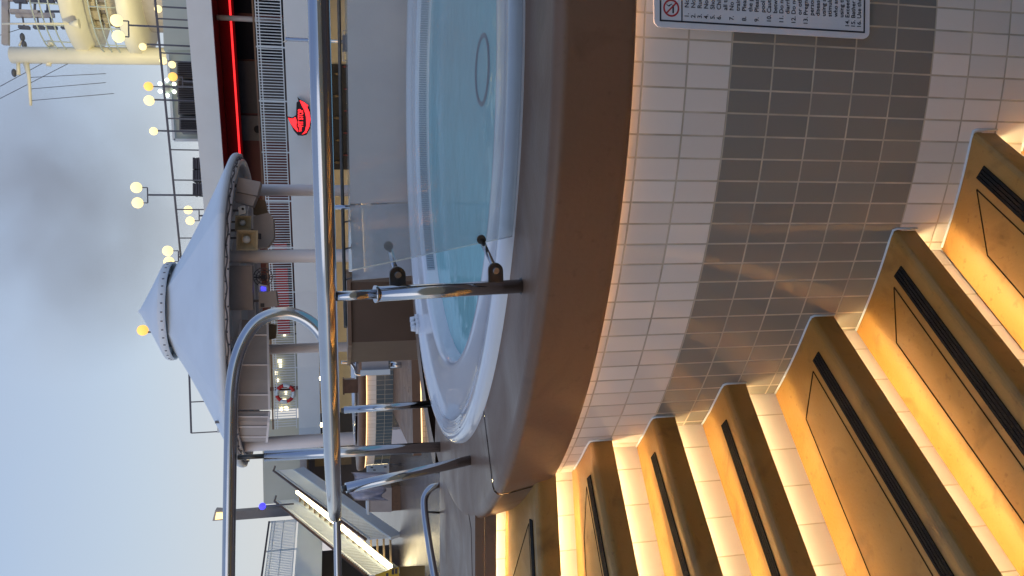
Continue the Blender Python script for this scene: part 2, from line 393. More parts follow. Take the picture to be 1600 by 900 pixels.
# ------------------------------------------------------------------ unseen wall added behind the viewer: cuts sky, bounces warm light
dh = thing('added_bounce_wall', (0, -2.6, 0), 'added cream wall with white cap, unseen behind the viewer', 'deck house')
b = MB(); b.box((0, -2.7, 1.5), (16, .2, 3.0)); b.build('wall', 'cream', dh)
b = MB(); b.box((0, -2.7, 3.06), (16.1, .3, .12)); b.build('wall_cap', 'white', dh)

# ------------------------------------------------------------------ hot tub
SC = .78
TC = Vector((.913, 3.627, 0))
ZC = EYE.z - .65 * SC            # coping top = landing
RW = 1.84                        # tiled wall radius
tub = thing('hot_tub', (TC.x, TC.y, 0), 'large round white hot tub with turquoise water in a tiled base with brown coping', 'hot tub')
zt = EYE.z - 1.265 * SC          # top of grey band
b = MB(); nrow = 12
prof = [(RW, zt + TH*2.6), (RW, 0)]
b.lathe([(RW, ZC - .183), (RW, 0)], TC, R(150), R(330), 120, uvR=RW, uvz=zt - 5*TH)
b.build('tiled_wall', 'tile_wall', tub)
def coping(a0, a1, n):
    b = MB(); z = ZC; h = .212
    prof = [(1.56, z - .03), (1.57, z), (1.60, z), (1.868, z), (1.876, z), (1.8915, z - .0035), (1.9025, z - .0135), (1.9065, z - .026), (1.9055, z - .033), (1.8755, z - h + .022), (1.8725, z - h + .012), (1.867, z - h + .003), (1.862, z - h), (1.857, z - h), (1.854, z - h + .010), (1.852, z - h + .03), (RW - .02, z - h + .03), (RW - .02, z - .06)]
    b.lathe(prof, TC, R(a0), R(a1), n); return b.build('coping', 'brown', tub)
coping(160, 212.25, 60); coping(212.55, 400, 150)
h_ = .212; b = MB(); b.lathe([(1.868, ZC - h_ + .004), (1.8742, ZC - h_ + .013), (1.877, ZC - h_ + .022), (1.907, ZC - .033), (1.908, ZC - .026), (1.904, ZC - .0125), (1.892, ZC - .002), (1.876, ZC + .0014), (1.60, ZC + .0014)], TC, R(212.2), R(212.42), 1, False); b.build('joint_seam', 'groove', tub)
# basin: outer lip, ledge, inner lip, wall, seat, floor
z = ZC
prof = [(1.60, z - .01), (1.598, z + .018), (1.588, z + .032), (1.572, z + .038), (1.55, z + .038), (1.52, z + .034), (1.495, z + .024), (1.47, z + .016), (1.44, z + .012), (1.40, z + .010), (1.30, z + .008), (1.28, z + .009), (1.265, z + .010), (1.252, z + .007), (1.243, z - .002), (1.236, z - .02), (1.228, z - .20), (1.20, z - .36), (1.15, z - .42), (.82, z - .44), (.78, z - .47), (.74, z - .85), (.68, z - .92), (0, z - .93)]
b = MB(); b.lathe(prof, TC, n=160); b.build('basin', 'white_shell', tub)
b = MB()
for i in range(150):        # overflow slots round the inner wall
    a = R(35 + 95 * i / 149)
    c = TC + Vector((1.231*math.cos(a), 1.231*math.sin(a), z - .034))
    b.box(c, (.006, .008, .044), a)
b.build('overflow_grille', 'slot_grey', tub)
b = MB()
for k in range(5):          # ribbed overflow lip
    b.lathe([(1.50 + .013*k, z + .024 + .003*k), (1.503 + .013*k, z + .034 + .0022*k), (1.506 + .013*k, z + .026 + .003*k)], TC, R(165), R(200), 30)
b.build('lip_rib', 'white_shell', tub)
ring = PZ(765, 110, ZC - .10)
b = MB(); pts = [(ring.x + .13*math.cos(t), ring.y + .14*math.sin(t), ZC - .076) for t in [2*math.pi*i/40 for i in range(41)]]
b.tube(pts, .011, 8, cap=False); b.build('suction_ring', 'midgrey', tub)
b = MB(); b.lathe([(1.0, ZC - .87), (.98, ZC - .85), (.0, ZC - .85)], TC, n=40)
b.bm.free()
for k, py in enumerate((490, 507, 524)):
    c = PZ(653, py, ZC + .035); c = TC + (Vector((c.x, c.y, 0)) - TC).normalized() * 1.545 + Vector((0, 0, ZC + .03))
    b = MB(); b.tube([c, c + Vector((0, 0, .022))], .034, 14); b.tube([c + Vector((0, 0, .02)), c + Vector((0, 0, .05))], [.022, .016], 12); b.build('air_valve', 'white_shell', tub)
b = MB(); b.lathe([(RW + .0035, ZC - .192), (RW + .0085, ZC - .192), (RW + .0085, ZC - .198), (RW + .0035, ZC - .198), (RW + .0035, ZC - .192)], TC, R(205), R(320), 80); b.build('light_strip', 'led_soft', tub)
b = MB(); b.lathe([(0, ZC - .072), (1.236, ZC - .072)], TC, n=96); w_ = b.build('tub_water', 'water', origin=(TC.x, TC.y, ZC - .072)); tag(w_, kind='structure')

# rules sign on the tiled wall
def on_wall(px, py, rad=RW):
    r = _ray(px, py); a = r.x**2 + r.y**2; bq = -2 * (r.x*TC.x + r.y*TC.y); q = TC.x**2 + TC.y**2 - rad**2
    t = (-bq - math.sqrt(bq*bq - 4*a*q)) / (2*a); return EYE + r * t
p0 = on_wall(1016, 46); p1 = on_wall(1349, 60)
zt_s, zb_s = p0.z, p1.z; H = zt_s - zb_s; W = .40
a0 = math.atan2(p0.y - TC.y, p0.x - TC.x)
am = a0 + W / 2 / RW
nrm = Vector((math.cos(am), math.sin(am), 0)); rt = Vector((-nrm.y, nrm.x, 0))
pl0 = TC + Vector((math.cos(a0), math.sin(a0), 0)) * (RW) ; pl0.z = zb_s
mid = TC + nrm * (RW + .008); mid.z = 0
org = mid - rt * (W/2); org.z = zb_s           # lower left corner of plate face
sg = thing('rules_sign', (mid.x, mid.y, zb_s), 'white rules notice with a no smoking circle and numbered lines on the tiled wall', 'sign')
def sp(x, y, d=0): return org + rt * x + Vector((0, 0, y)) + nrm * d
b = MB(); rr = .018; pts = []
for cx, cy, s in ((W-rr, rr, -90), (W-rr, H-rr, 0), (rr, H-rr, 90), (rr, rr, 180)):
    for k in range(7): t = R(s + 15*k); pts.append(sp(cx + rr*math.cos(t), cy + rr*math.sin(t)))
b.plate(pts, .006, nrm); b.build('plate', 'plate', sg)
b = MB(); i_ = .016; e_ = .0066
for x0, y0, x1, y1, w in ((i_, i_, W-i_, i_, .004), (i_, H-i_, W-i_, H-i_, .004), (i_, i_, i_, H-i_, .004), (W-i_, i_, W-i_, H-i_, .004), (i_, H-.072, W-i_, H-.072, .003)):
    b.bar(sp(x0, y0, e_), sp(x1, y1, e_), .0012, w, up=nrm) if False else b.plate([sp(min(x0, x1)-w/2, min(y0, y1)-w/2, .0062), sp(max(x0, x1)+w/2, min(y0, y1)-w/2, .0062), sp(max(x0, x1)+w/2, max(y0, y1)+w/2, .0062), sp(min(x0, x1)-w/2, max(y0, y1)+w/2, .0062)], .0006, nrm)
b.build('border', 'ink', sg)
ncx, ncy, nr = .047, H - .044, .021
b = MB(); N = 40
for i in range(N):
    t0, t1 = 2*math.pi*i/N, 2*math.pi*(i+1)/N
    b.face([sp(ncx + q*math.cos(t), ncy + q*math.sin(t), .0068) for q, t in ((nr, t0), (nr, t1), (nr-.0042, t1), (nr-.0042, t0))])
dx = Vector((math.cos(R(-45)), math.sin(R(-45)))); nx = Vector((-dx.y, dx.x))
b.face([sp(ncx + dx.x*s*.019 + nx.x*w, ncy + dx.y*s*.019 + nx.y*w, .0072) for s, w in ((-1, -.0018), (1, -.0018), (1, .0018), (-1, .0018))])
b.build('prohibition_ring', 'signred', sg)
b = MB()
b.plate([sp(ncx + x, ncy + y, .0064) for x, y in ((-.012, -.007), (.008, -.007), (.008, -.003), (-.012, -.003))], .0003, nrm)
b.plate([sp(ncx + x, ncy + y, .0064) for x, y in ((.009, -.002), (.011, -.002), (.006, .008), (.010, .013), (.007, .012), (.003, .006))], .0003, nrm)
b.build('cigarette_mark', 'ink', sg)
mrot = Matrix((rt, Vector((0, 0, 1)), nrm)).transposed().to_4x4()
lines = [('1.', 'No Lifeguard on duty'), ('2.', 'No Jumping or diving'), ('3.', 'Running is prohibited'), ('4.', 'No beverages in glass'), ('5.', 'Shower before entering'), ('6.', 'Children with an adult'), ('', 'all times in the water'),
         ('7.', 'No children who are not'), ('', 'trained in the toilet'), ('8.', 'Please do not swim in'), ('', 'the pool at night'), ('9.', 'Please do not move the'), ('', 'pool equipment'), ('10.', 'Caution, rest for a while'), ('', 'between long soaks'), ('11.', 'Do not enter if you had'), ('', 'diarrhea recently'), ('12.', 'Do not use with alcohol'), ('', 'or other drugs'),
         ('13.', 'Pregnant women, and'), ('', 'persons with heart'), ('', 'disease, or who are'), ('', 'using anticoagulants,'), ('', 'stimulants, and those'), ('', 'who are unwell avoid'), ('', 'using the water'), ('14.', 'Exceeding 15 minutes'), ('15.', 'Bather load is posted'), ('16.', 'Use the Hot tub with care')]
y0, y1 = H - .090, .026
nums, words = [], []
for i, (nm, tx) in enumerate(lines):
    y = y0 + (y1 - y0) * i / (len(lines) - 1); nums.append((nm, y)); words.append((tx, y))
st = (y0 - y1) / (len(lines) - 1)
obs = []
def merged(rows, x, name, size):
    for tx, y in rows:
        if not tx: continue
        obs.append(text_mesh(tx, size, Matrix.Translation(sp(x, y, .0066)) @ mrot, name, 'ink', sg, .0003, bold=.0001))
merged(nums, .026, 'lettering', st * .95); merged(words, .050, 'lettering', st * .95)
bm = bmesh.new()
for o in obs: bm.from_mesh(o.data)
me = bpy.data.meshes.new('lettering'); bm.to_mesh(me); bm.free(); me.materials.append(M['ink'])
for o in obs: bpy.data.objects.remove(o)
o = bpy.data.objects.new('lettering', me); COL.objects.link(o); o.parent = sg; ORG[o] = ORG[sg]

# ------------------------------------------------------------------ steps up to the tub
STEPS = [  # wall-side front corner, a second point of the nosing, height (all relative to the eye before scaling)
    ((1667, 20), (1700, 60), -2.45),
    ((1520, 203), (1600, 272), -2.227), ((1395, 358), (1600, 625), -1.991), ((1267, 494), (1520, 900), -1.764), ((1130, 600), (1235, 900), -1.503),
    ((1019, 652), (1090, 900), -1.254), ((921, 689), (960, 900), -1.021), ((835, 760), (842, 900), -.826), ((741, 797), (741, 900), -.65)]
stair = thing('tub_staircase', (-.6, 2.0, 0), 'tan steps with black grip strips and glowing tiled risers climbing beside the hot tub', 'stairs')
NOSE, SLAB = .078, .03
geo = []
for (a, c, zr) in STEPS:
    zz = EYE.z + zr * SC
    A = PZ(*a, zz); B = PZ(*c, zz); d = (B - A); d.z = 0; d.normalize()
    geo.append([A, d, zz])
geo[0][0] = TC + Vector((math.cos(R(-98)), math.sin(R(-98)), 0)) * RW; geo[0][1] = Vector((math.cos(R(-122)), math.sin(R(-122)), 0)); geo[0][2] = .012
# keep corners on the wall circle, start a little inside it
LEN = 2.3
for g in geo[:7]:
    A, d, zz = g
    v = Vector((A.x, A.y, 0)) - TC; A = TC + v.normalized() * (RW - .012); g[0] = Vector((A.x, A.y, 0))
geo[7][0] = Vector((geo[7][0].x, geo[7][0].y, 0)) - geo[7][1] * .22
geo[8][0] = Vector((geo[8][0].x, geo[8][0].y, 0)) - geo[8][1] * .10
def perp_back(d):   # horizontal normal of a nosing pointing up the stairs
    n = Vector((-d.y, d.x, 0)); return n if n.dot(Vector((-.3, 1, 0))) > 0 else -n
for k in range(9):
    A, d, zz = geo[k]; n = perp_back(d); B = A + d * LEN
    if k < 8:
        A2, d2, _ = geo[k + 1]; n2 = perp_back(d2); A2 = A2 + n2 * .06; B2 = A2 + d2 * LEN
        poly = [A, B, B2, A2]
        if k < 7:   # follow the round wall on the inner side
            t0 = math.atan2(A.y - TC.y, A.x - TC.x); t1 = math.atan2(A2.y - TC.y, A2.x - TC.x)
            if t1 > t0: t1 -= 2*math.pi
            if k == 6: t1 = t0 - .12
            poly = [A, B, B2] + ([A2] if k == 6 else []) + [TC + Vector((math.cos(t0 + (t1-t0)*q/6), math.sin(t0 + (t1-t0)*q/6), 0)) * (RW - .012) for q in range(6, 0, -1)]
        b = MB(); b.prism([(p.x, p.y) for p in poly], zz - SLAB, zz)
    else:
        continue
    fe = [e for e in b.bm.edges if all(abs(v.co.z - zz) < 1e-5 and abs((Vector((v.co.x, v.co.y, 0)) - A).dot(n)) < 2e-3 for v in e.verts)]
    bmesh.ops.bevel(b.bm, geom=fe, offset=.018, segments=4, affect='EDGES', profile=.5)
    st_o = b.build('step', 'tread', stair)
    if k < 7:
        t0 = math.atan2(A.y - TC.y, A.x - TC.x); t1 = math.atan2(A2.y - TC.y, A2.x - TC.x)
        if t1 > t0: t1 -= 2*math.pi
        if k == 6: t1 = t0 - .12
        cb = [TC + Vector((math.cos(t0 + (t1-t0)*q/8)*(RW+.002), math.sin(t0 + (t1-t0)*q/8)*(RW+.002), zz + .001)) for q in range(9)]
        c0 = TC + Vector((math.cos(t0)*(RW+.002), math.sin(t0)*(RW+.002), 0)) - n*.002
        b = MB(); b.tube([Vector((c0.x, c0.y, zz - NOSE)), Vector((c0.x, c0.y, zz - .012)), Vector((c0.x, c0.y, zz - .012)) + n*.006 + Vector((0, 0, .01))] + cb[1:], .0035, 6); b.build('caulk_bead', 'white', st_o)
    b = MB(); q0 = A + n * .0015; b.prism([(p.x, p.y) for p in (q0, q0 + d*LEN, q0 + d*LEN + n*.016, q0 + n*.016)], zz - NOSE, zz - SLAB + .0); b.build('nosing', 'tread', st_o)
    if k > 0:
        zl = geo[k-1][2]; r0 = A + n * .058; r1 = r0 + d * LEN
        b = MB(); b.face([(r0.x, r0.y, zl), (r1.x, r1.y, zl), (r1.x, r1.y, zz - SLAB), (r0.x, r0.y, zz - SLAB)], [(.02, .07), (LEN + .02, .07), (LEN + .02, .07 + zz - SLAB - zl), (.02, .07 + zz - SLAB - zl)]); b.build('riser', 'tile_riser', st_o)
        l0 = A + n * .031 + d * .03
        b = MB(); b.bar((l0.x, l0.y, zz - .049), (l0.x + d.x*(LEN-.06), l0.y + d.y*(LEN-.06), zz - .049), .008, .006); b.build('light_strip', 'led', st_o)
    if k < 8:
        s0 = A + d * .11 + n * .052; b = MB()
        if k == 7: s0 = A + d * .34 + n * .052
        for j in range(4):      # ribbed grip insert
            s = s0 + n * (.0105 * j)
            b.bar((s.x, s.y, zz + .0015), (s.x + d.x*(LEN-.2), s.y + d.y*(LEN-.2), zz + .0015), .0085, .004)
        b.build('grip_strip', 'grip', st_o)
        A2, d2, _ = geo[k+1]; n2 = perp_back(d2)
        f0 = A + d * (.13 if k < 7 else .36) + n * .112; f1 = f0 + d * (LEN - .3)
        g0 = A2 + d2 * (.17 if k < 6 else .4) - n2 * .045; g1 = g0 + d2 * (LEN - .3)
        depth = (g0 - f0).dot(n)
        if depth > .03:
            b = MB()
            for u, v in ((f0, f1), (g0, g1), (f0, g0), (f1, g1)):
                b.bar((u.x, u.y, zz + .0006), (v.x, v.y, zz + .0006), .0034, .0012)
            b.build('panel_groove', 'groove', st_o)
# landing = platform round the tub
A, d, zz = geo[8]; n = perp_back(d)
b = MB()
B = A + d * 2.2
ed = PZ(686, 700, ZC); ed2 = PZ(686, 900, ZC)
d3 = (ed2 - ed).normalized(); far0 = ed - d3 * 1.0; far1 = ed + d3 * 2.2
poly = [(A.x, A.y), (B.x, B.y), (far1.x, far1.y), (ed.x, ed.y)]
# tuck the inner side under the tub rim
inner = []
t0 = math.atan2(ed.y - TC.y, ed.x - TC.x) % (2*math.pi); t1 = math.atan2(A.y - TC.y, A.x - TC.x) % (2*math.pi)
rin = 1.89
for q in range(0, 13):
    t = t0 + .0 + (t1 - t0) * q / 12; inner.append((TC.x + rin*math.cos(t), TC.y + rin*math.sin(t)))
b.prism(poly[:3] + [(ed.x, ed.y)] + inner, zz - .04, zz - .0035)
lo = b.build('landing', 'brown', stair)
b = MB(); b.prism([(p.x, p.y) for p in (A, A + d*2.2, A + d*2.2 + n*.02, A + n*.02)], zz - NOSE - .01, zz - .042); b.build('nosing', 'brown', lo)
r0 = A + n*.058; r1 = r0 + d*2.2; zl = geo[7][2]
b = MB(); b.face([(r0.x, r0.y, zl), (r1.x, r1.y, zl), (r1.x, r1.y, zz - .04), (r0.x, r0.y, zz - .04)], [(.02, .07), (2.2, .07), (2.2, .07 + zz - .04 - zl), (.02, .07 + zz - .04 - zl)]); b.build('riser', 'tile_riser', lo)
l0 = A + n*.030
b = MB(); b.bar((l0.x, l0.y, zz - .056), (l0.x + d.x*2.2, l0.y + d.y*2.2, zz - .056), .008, .006); b.build('light_strip', 'led', lo)
# back of the platform down to the deck
b = MB(); b.box((-1.9, (far1.y + ed.y)/2 - .03, (zz - .04)/2), (2.2, .04, zz - .042)); b.build('back_panel', 'brown', lo)
b = MB(); sa = [PZ(x, y, ZC - .003) for x, y in ((716, 742), (723, 770), (731, 795), (736, 825), (738, 900))]
b.tube([(p.x, p.y, ZC - .004) for p in sa], .0022, 6); b.build('joint_seam', 'groove', lo)

# far half of the tub surround: brown platform skirt behind the tub
b = MB(); b.lathe([(1.895, ZC - .004), (2.05, ZC - .006), (2.05, 0)], TC, R(40), R(160), 60); b.build('rear_apron', 'brown', tub)

# ------------------------------------------------------------------ glass barrier round the tub
bar_ = thing('glass_barrier', (TC.x, TC.y, ZC), 'clear and steamed glass barrier with one thick round steel top rail encircling the hot tub', 'railing')
ZR = EYE.z + .030; RB, RT = 1.735, 1.85
def cyl(ang, rad, z): return TC + Vector((rad*math.cos(R(ang)), rad*math.sin(R(ang)), z))
b = MB(); b.tube([cyl(a, RT, ZR - .01*math.cos(R(a-200))) for a in [180 + i*2.5 for i in range(65)]], .0245, 20); b.build('top_rail', 'steel', bar_)
b = MB(); b.tube([cyl(a, RT, ZR - .085) for a in [20 + i*3 for i in range(37)]], .012, 10); b.build('rear_rail', 'steel_dark', bar_)
def post(px, py, tx, ty, rad=.019, base=None, pyc=None):
    f = PZ(px, py, ZC); t = Vector((f.x, f.y, 0)) - TC; ang = math.degrees(math.atan2(t.y, t.x))
    t.normalize(); rbase = (Vector((f.x, f.y, 0)) - TC).length
    tp = TC + t * RT; tp.z = ZR
    f = TC + t * min(rbase, RB + .02); f.z = ZC - .005
    return f, tp
f, tp = post(815, 447, 0, 0); tp = P(523, 463, 2.02); 
k = .80
b = MB(); b.tube([f, f.lerp(tp, k)], .0195, 20); po = b.build('post', 'steel', bar_)
b = MB(); b.tube([f.lerp(tp, k), f.lerp(tp, .99)], .0125, 14); b.build('spigot', 'steel', po)
b = MB(); b.tube([f.lerp(tp, k-.006), f.lerp(tp, k+.006)], .0225, 20); b.build('collar', 'steel', po)
b = MB(); b.tube([f, f + (tp - f).normalized()*.006], .024, 20); b.build('foot_ring', 'steel_dark', po)
# clamps and stand-offs of the near pane
for (cx, cy, hx, hy) in ((621, 446, 607, 384), (774, 440, 752, 374)):
    base = P(cx, cy, 2.09); tip = P(cx - 1, cy - 30, 2.07); u = (tip - base); L = u.length; u.normalize()
    ax = (tp - f).normalized(); nr = u.cross(ax).normalized(); hw = .0215
    pts = [base - ax*hw, base + u*(L - hw) - ax*hw]
    for q in range(1, 9): t = math.pi*q/9; pts.append(base + u*(L - hw) - ax*hw*math.cos(t) + u*hw*math.sin(t))
    pts += [base + u*(L - hw) + ax*hw, base + ax*hw]
    b = MB(); b.plate(pts, .006, nr); cl_ = b.build('clamp', 'steel_dark', bar_)
    c = base + u*(L - hw); b = MB(); b.tube([c - nr*.004, c + nr*.010], .009, 12); b.build('bolt', 'steel', cl_)
    d0 = P(hx, hy, 2.14); dn = Vector((-.4, -1, 0)).normalized()
    b = MB(); b.tube([c + nr*.002, d0], .0075, 10); b.build('standoff_rod', 'steel', cl_)
    b = MB(); b.tube([d0 - dn*.004, d0 + dn*.006], .0125, 16); b.build('standoff_disc', 'steel_dark', cl_)
for (px, py, tx, ty, Yt) in ((735, 719, 534, 764, 2.98), (676, 631, 533, 641, 4.35)):
    f = PZ(px, py, ZC); tp2 = P(tx, ty, Yt)
    b = MB(); b.tube([f, f.lerp(tp2, .97)], .0195, 16); po = b.build('post', 'steel', bar_)
    b = MB(); b.tube([f.lerp(tp2, .96), tp2], .012, 12); b.build('spigot', 'steel_dark', po)
# near glass pane (follows the leaning posts)
def pane(a0, a1, zt0, name_mat, rb=RB, rt=RT, z0=.012, n=24):
    b = MB(); prev = None
    for t in (0, .006):
        pass
    inner, outer = [], []
    for i in range(n + 1):
        a = a0 + (a1 - a0)*i/n
        inner.append((cyl(a, rb, ZC + z0), cyl(a, rt - .01, zt0))); outer.append((cyl(a, rb + .008, ZC + z0), cyl(a, rt - .002, zt0)))
    V = [[b.bm.verts.new(p) for p in (*i_, *o_)] for i_, o_ in zip(inner, outer)]
    for A_, B_ in zip(V, V[1:]):
        for q in ((0, 1), (1, 3), (3, 2), (2, 0)): 
            fce = b.bm.faces.new((A_[q[0]], B_[q[0]], B_[q[1]], A_[q[1]])); fce.smooth = False
    b.bm.faces.new((V[0][0], V[0][1], V[0][3], V[0][2])); b.bm.faces.new((V[-1][0], V[-1][2], V[-1][3], V[-1][1]))
    return b.build('glass_pane', name_mat, bar_)
pane(241.8, 300, ZR - .062, 'glass', 1.615, 1.83)
pane(40, 100.5, ZR - .135, 'glass_fog', rt=1.80, n=40)
pane(100.9, 118, ZR - .135, 'glass_part', rt=1.80)
for ang in (100.7, 104, 110, 117):
    t_ = cyl(ang, RT, ZR - .085); u_ = cyl(ang, RT - .04, ZR - .15)
    b = MB(); b.tube([t_, u_], .006, 8); b.box(u_, (.03, .03, .035), R(ang)); b.build('clamp', 'steel_dark', bar_)
b = MB(); b.tube([cyl(100.7, RT, ZC - .06), cyl(100.7, RT, ZR)], .016, 12); b.build('post', 'steel', bar_)

# ------------------------------------------------------------------ loop handrail
hr = thing('loop_handrail', PZ(686, 698, ZC), 'thick steel handrail bent into a big loop, on one pole beside the hot tub', 'handrail')
YH = 4.05
pts = [P(354, 1150, YH - .0), P(357, 900, YH), P(359, 760, YH), P(361, 640, YH), P(363, 600, YH), P(369, 565, YH), P(381, 532, YH), P(399, 506, YH), P(421, 493, YH), P(445, 489, YH), P(468, 494, YH), P(489, 507, YH), P(505, 527, YH), P(513, 548, YH), P(519, 575, YH)]
def smooth(pts, n=6):
    out = []
    for i in range(len(pts) - 1):
        p0, p1, p2, p3 = pts[max(0, i-1)], pts[i], pts[i+1], pts[min(len(pts)-1, i+2)]
        for k in range(n):
            t = k/n; out.append(.5*((2*p1) + (p2-p0)*t + (2*p0-5*p1+4*p2-p3)*t*t + (-p0+3*p1-3*p2+p3)*t**3))
    return out + [pts[-1]]
b = MB(); b.tube(smooth(pts), .031, 20); b.build('loop_tube', 'steel', hr)
b = MB(); b.tube([P(519, 572, YH), P(525, 720, YH), P(528, 900, YH), P(531, 1150, YH)], .0185, 16); b.build('lower_tube', 'steel', hr)
pb, ptop = PZ(687, 698, ZC), P(366, 715, YH)
pb.y = YH; 
b = MB(); b.tube([pb, pb.lerp(ptop, .86)], .027, 16); po = b.build('pole', 'steel', hr)
b = MB(); b.tube([pb.lerp(ptop, .85), pb.lerp(ptop, .985)], .012, 12); b.build('spigot', 'steel_dark', po)

bh = thing('bent_handrail', PZ(686, 757, ZC), 'low steel handrail bending over the far edge of the brown landing', 'handrail')
Yb = 4.2
b = MB(); b.tube(smooth([P(690, 757, Yb), P(676, 761, Yb), P(666, 772, Yb), P(663, 790, Yb - .02), P(669, 840, Yb - .1), P(679, 900, Yb - .25), P(705, 1040, Yb - .5)]), .019, 16); b.build('bent_tube', 'steel', bh)
b = MB(); b.tube([P(664, 800, Yb - .04), P(688, 801, Yb - .04)], .006, 8); b.build('bracket', 'steel_dark', bh)

# ------------------------------------------------------------------ cabinet and pool beyond the tub
def cabinet(name, x0, x1, px_top, px_bot, Y, dep, label, cat, m='brown'):
    a = P(px_bot, x0, Y); c = P(px_top, x1, Y)
    return a, c
a = P(655, 468, 6.2); c = P(550, 535, 6.2)
rc = thing('brown_cabinet', ((a.x + c.x)/2, 6.6, 0), 'dark brown fibreglass cabinet standing upright just behind the hot tub', 'cabinet')
b = MB(); xa, xb = c.x, P(600, 440, 6.2).x
e1 = P(553, 566, 6.9)
b.prism([(xb, 6.2), (xa, 6.2), (e1.x, 6.9), (xb + .1, 7.0)], 0, c.z); b.bevel(.02, 2); b.build('body', 'darkbrown', rc)
b = MB(); b.prism([(xb + .02, 6.17), (xa - .02, 6.17), (e1.x - .03, 6.92), (xb + .12, 7.03)], c.z + .002, c.z + .03); b.build('lid', 'brown', rc)
# brown platform with a lit tile riser, and a second tub on it
Yp = 8.3
zt1 = P(644, 620, Yp).z; zb1 = P(657, 620, Yp).z
XL = P(650, 712, Yp).x
plat = thing('raised_platform', (1.0, 10, 0), 'raised brown platform with a softly lit pale tile riser beyond the hot tub', 'platform')
b = MB(); b.box(((XL + 5)/2, 12.8, (zt1 + zb1)/2), (5 - XL, 9.0, zt1 - zb1)); b.bevel(.02, 2); b.build('top_slab', 'brown', plat)
b = MB(); b.face([(XL + .05, Yp + .1, 0), (5, Yp + .1, 0), (5, Yp + .1, zb1), (XL + .05, Yp + .1, zb1)], [(0, 0), (5 - XL, 0), (5 - XL, zb1), (0, zb1)])
b.face([(XL + .05, Yp + .1, 0), (XL + .05, 17, 0), (XL + .05, 17, zb1), (XL + .05, Yp + .1, zb1)], [(0, 0), (9, 0), (9, zb1), (0, zb1)])
b.build('tiled_riser', 'tile_far', plat)
b = MB(); b.bar((XL + .1, Yp + .06, zb1 - .012), (5, Yp + .06, zb1 - .012), .012, .012); b.build('light_strip', 'led_far', plat)
TC2 = Vector((-.45, 13.3, 0)); R2 = 2.4
pool = thing('second_tub', (TC2.x, TC2.y, zt1), 'second round tub with brown coping over white and teal tiles, far beyond the brown cabinet', 'hot tub')
zc0, zc1 = P(572.5, 620, 11.0).z, P(560, 620, 11.0).z
b = MB(); b.lathe([(R2, zc0 + .02), (R2, zt1 + .004)], TC2, R(150), R(330), 90, uvR=R2, uvz=zc0 - .14 - 3*.118); b.build('tiled_wall', 'tile_tub2', pool)
b = MB(); b.lathe([(R2 - .35, zc1), (R2 + .05, zc1), (R2 + .07, zc1 - .02), (R2 + .05, zc0), (R2 - .02, zc0)], TC2, n=90); b.build('coping', 'brown', pool)
b = MB(); b.lathe([(R2 - .33, zc1 + .03), (R2 - .8, zc1 + .03), (R2 - .82, zc1 - .3)], TC2, n=70); b.build('basin', 'white_shell', pool)
b = MB(); b.lathe([(0, zc1 - .05), (R2 - .81, zc1 - .05)], TC2, n=48); tag(b.build('second_tub_water', 'water', origin=(TC2.x, TC2.y, zc1 - .05)), kind='structure')
b = MB(); b.lathe([(R2 + .006, zc0 - .004), (R2 + .025, zc0 - .004), (R2 + .025, zc0 - .014), (R2 + .006, zc0 - .014), (R2 + .006, zc0 - .004)], TC2, R(160), R(320), 80); b.build('light_strip', 'led_far', pool)
# pool lift seat
pls = thing('pool_lift', P(608, 570, 9.6), 'grey pool lift seat on a curved steel arm beside the brown cabinet', 'pool lift')
a = P(565, 560, 9.6); c = P(607, 577, 9.6)
b = MB(); b.box(((a.x + c.x)/2, 9.6, (a.z + c.z)/2), (abs(a.x - c.x), .05, abs(a.z - c.z))); b.build('backrest', 'grey', pls)
a = P(563, 578, 9.6); c = P(609, 584, 9.6)
b = MB(); b.box(((a.x + c.x)/2, 9.55, (a.z + c.z)/2), (abs(a.x - c.x), .08, abs(a.z - c.z))); b.build('seat', 'white', pls)
b = MB(); b.tube(smooth([P(533, 566, 9.6), P(546, 567, 9.6), P(553, 575, 9.6), P(556, 584, 9.6), P(568, 585, 9.6)]), .022, 10); b.build('arm', 'steel', pls)
b = MB(); b.tube([P(536, 567, 9.65), P(560, 567, 9.65)], .012, 8); b.tube([P(556, 562, 9.65), P(556, 592, 9.65)], .016, 8); b.build('handle', 'steel', pls)
b = MB(); b.tube([P(610, 570, 9.65), P(620, 570, 9.65), P(640, 570, 9.65)], .04, 10); b.build('stem', 'steel', pls)
a = P(538, 593, 11.2); c = P(560, 613, 11.2)
b = MB(); b.box(((a.x + c.x)/2, 11.25, (zc1 + .002 + a.z)/2), (abs(a.x - c.x), .2, a.z - zc1 - .002)); b.box(((a.x + c.x)/2, 11.25, a.z + .012), (abs(a.x - c.x) + .03, .23, .022)); b.bevel(.01)
tag(b.build('storage_box', 'wood'), 'small dark brown box standing on the coping of the second tub', 'box')

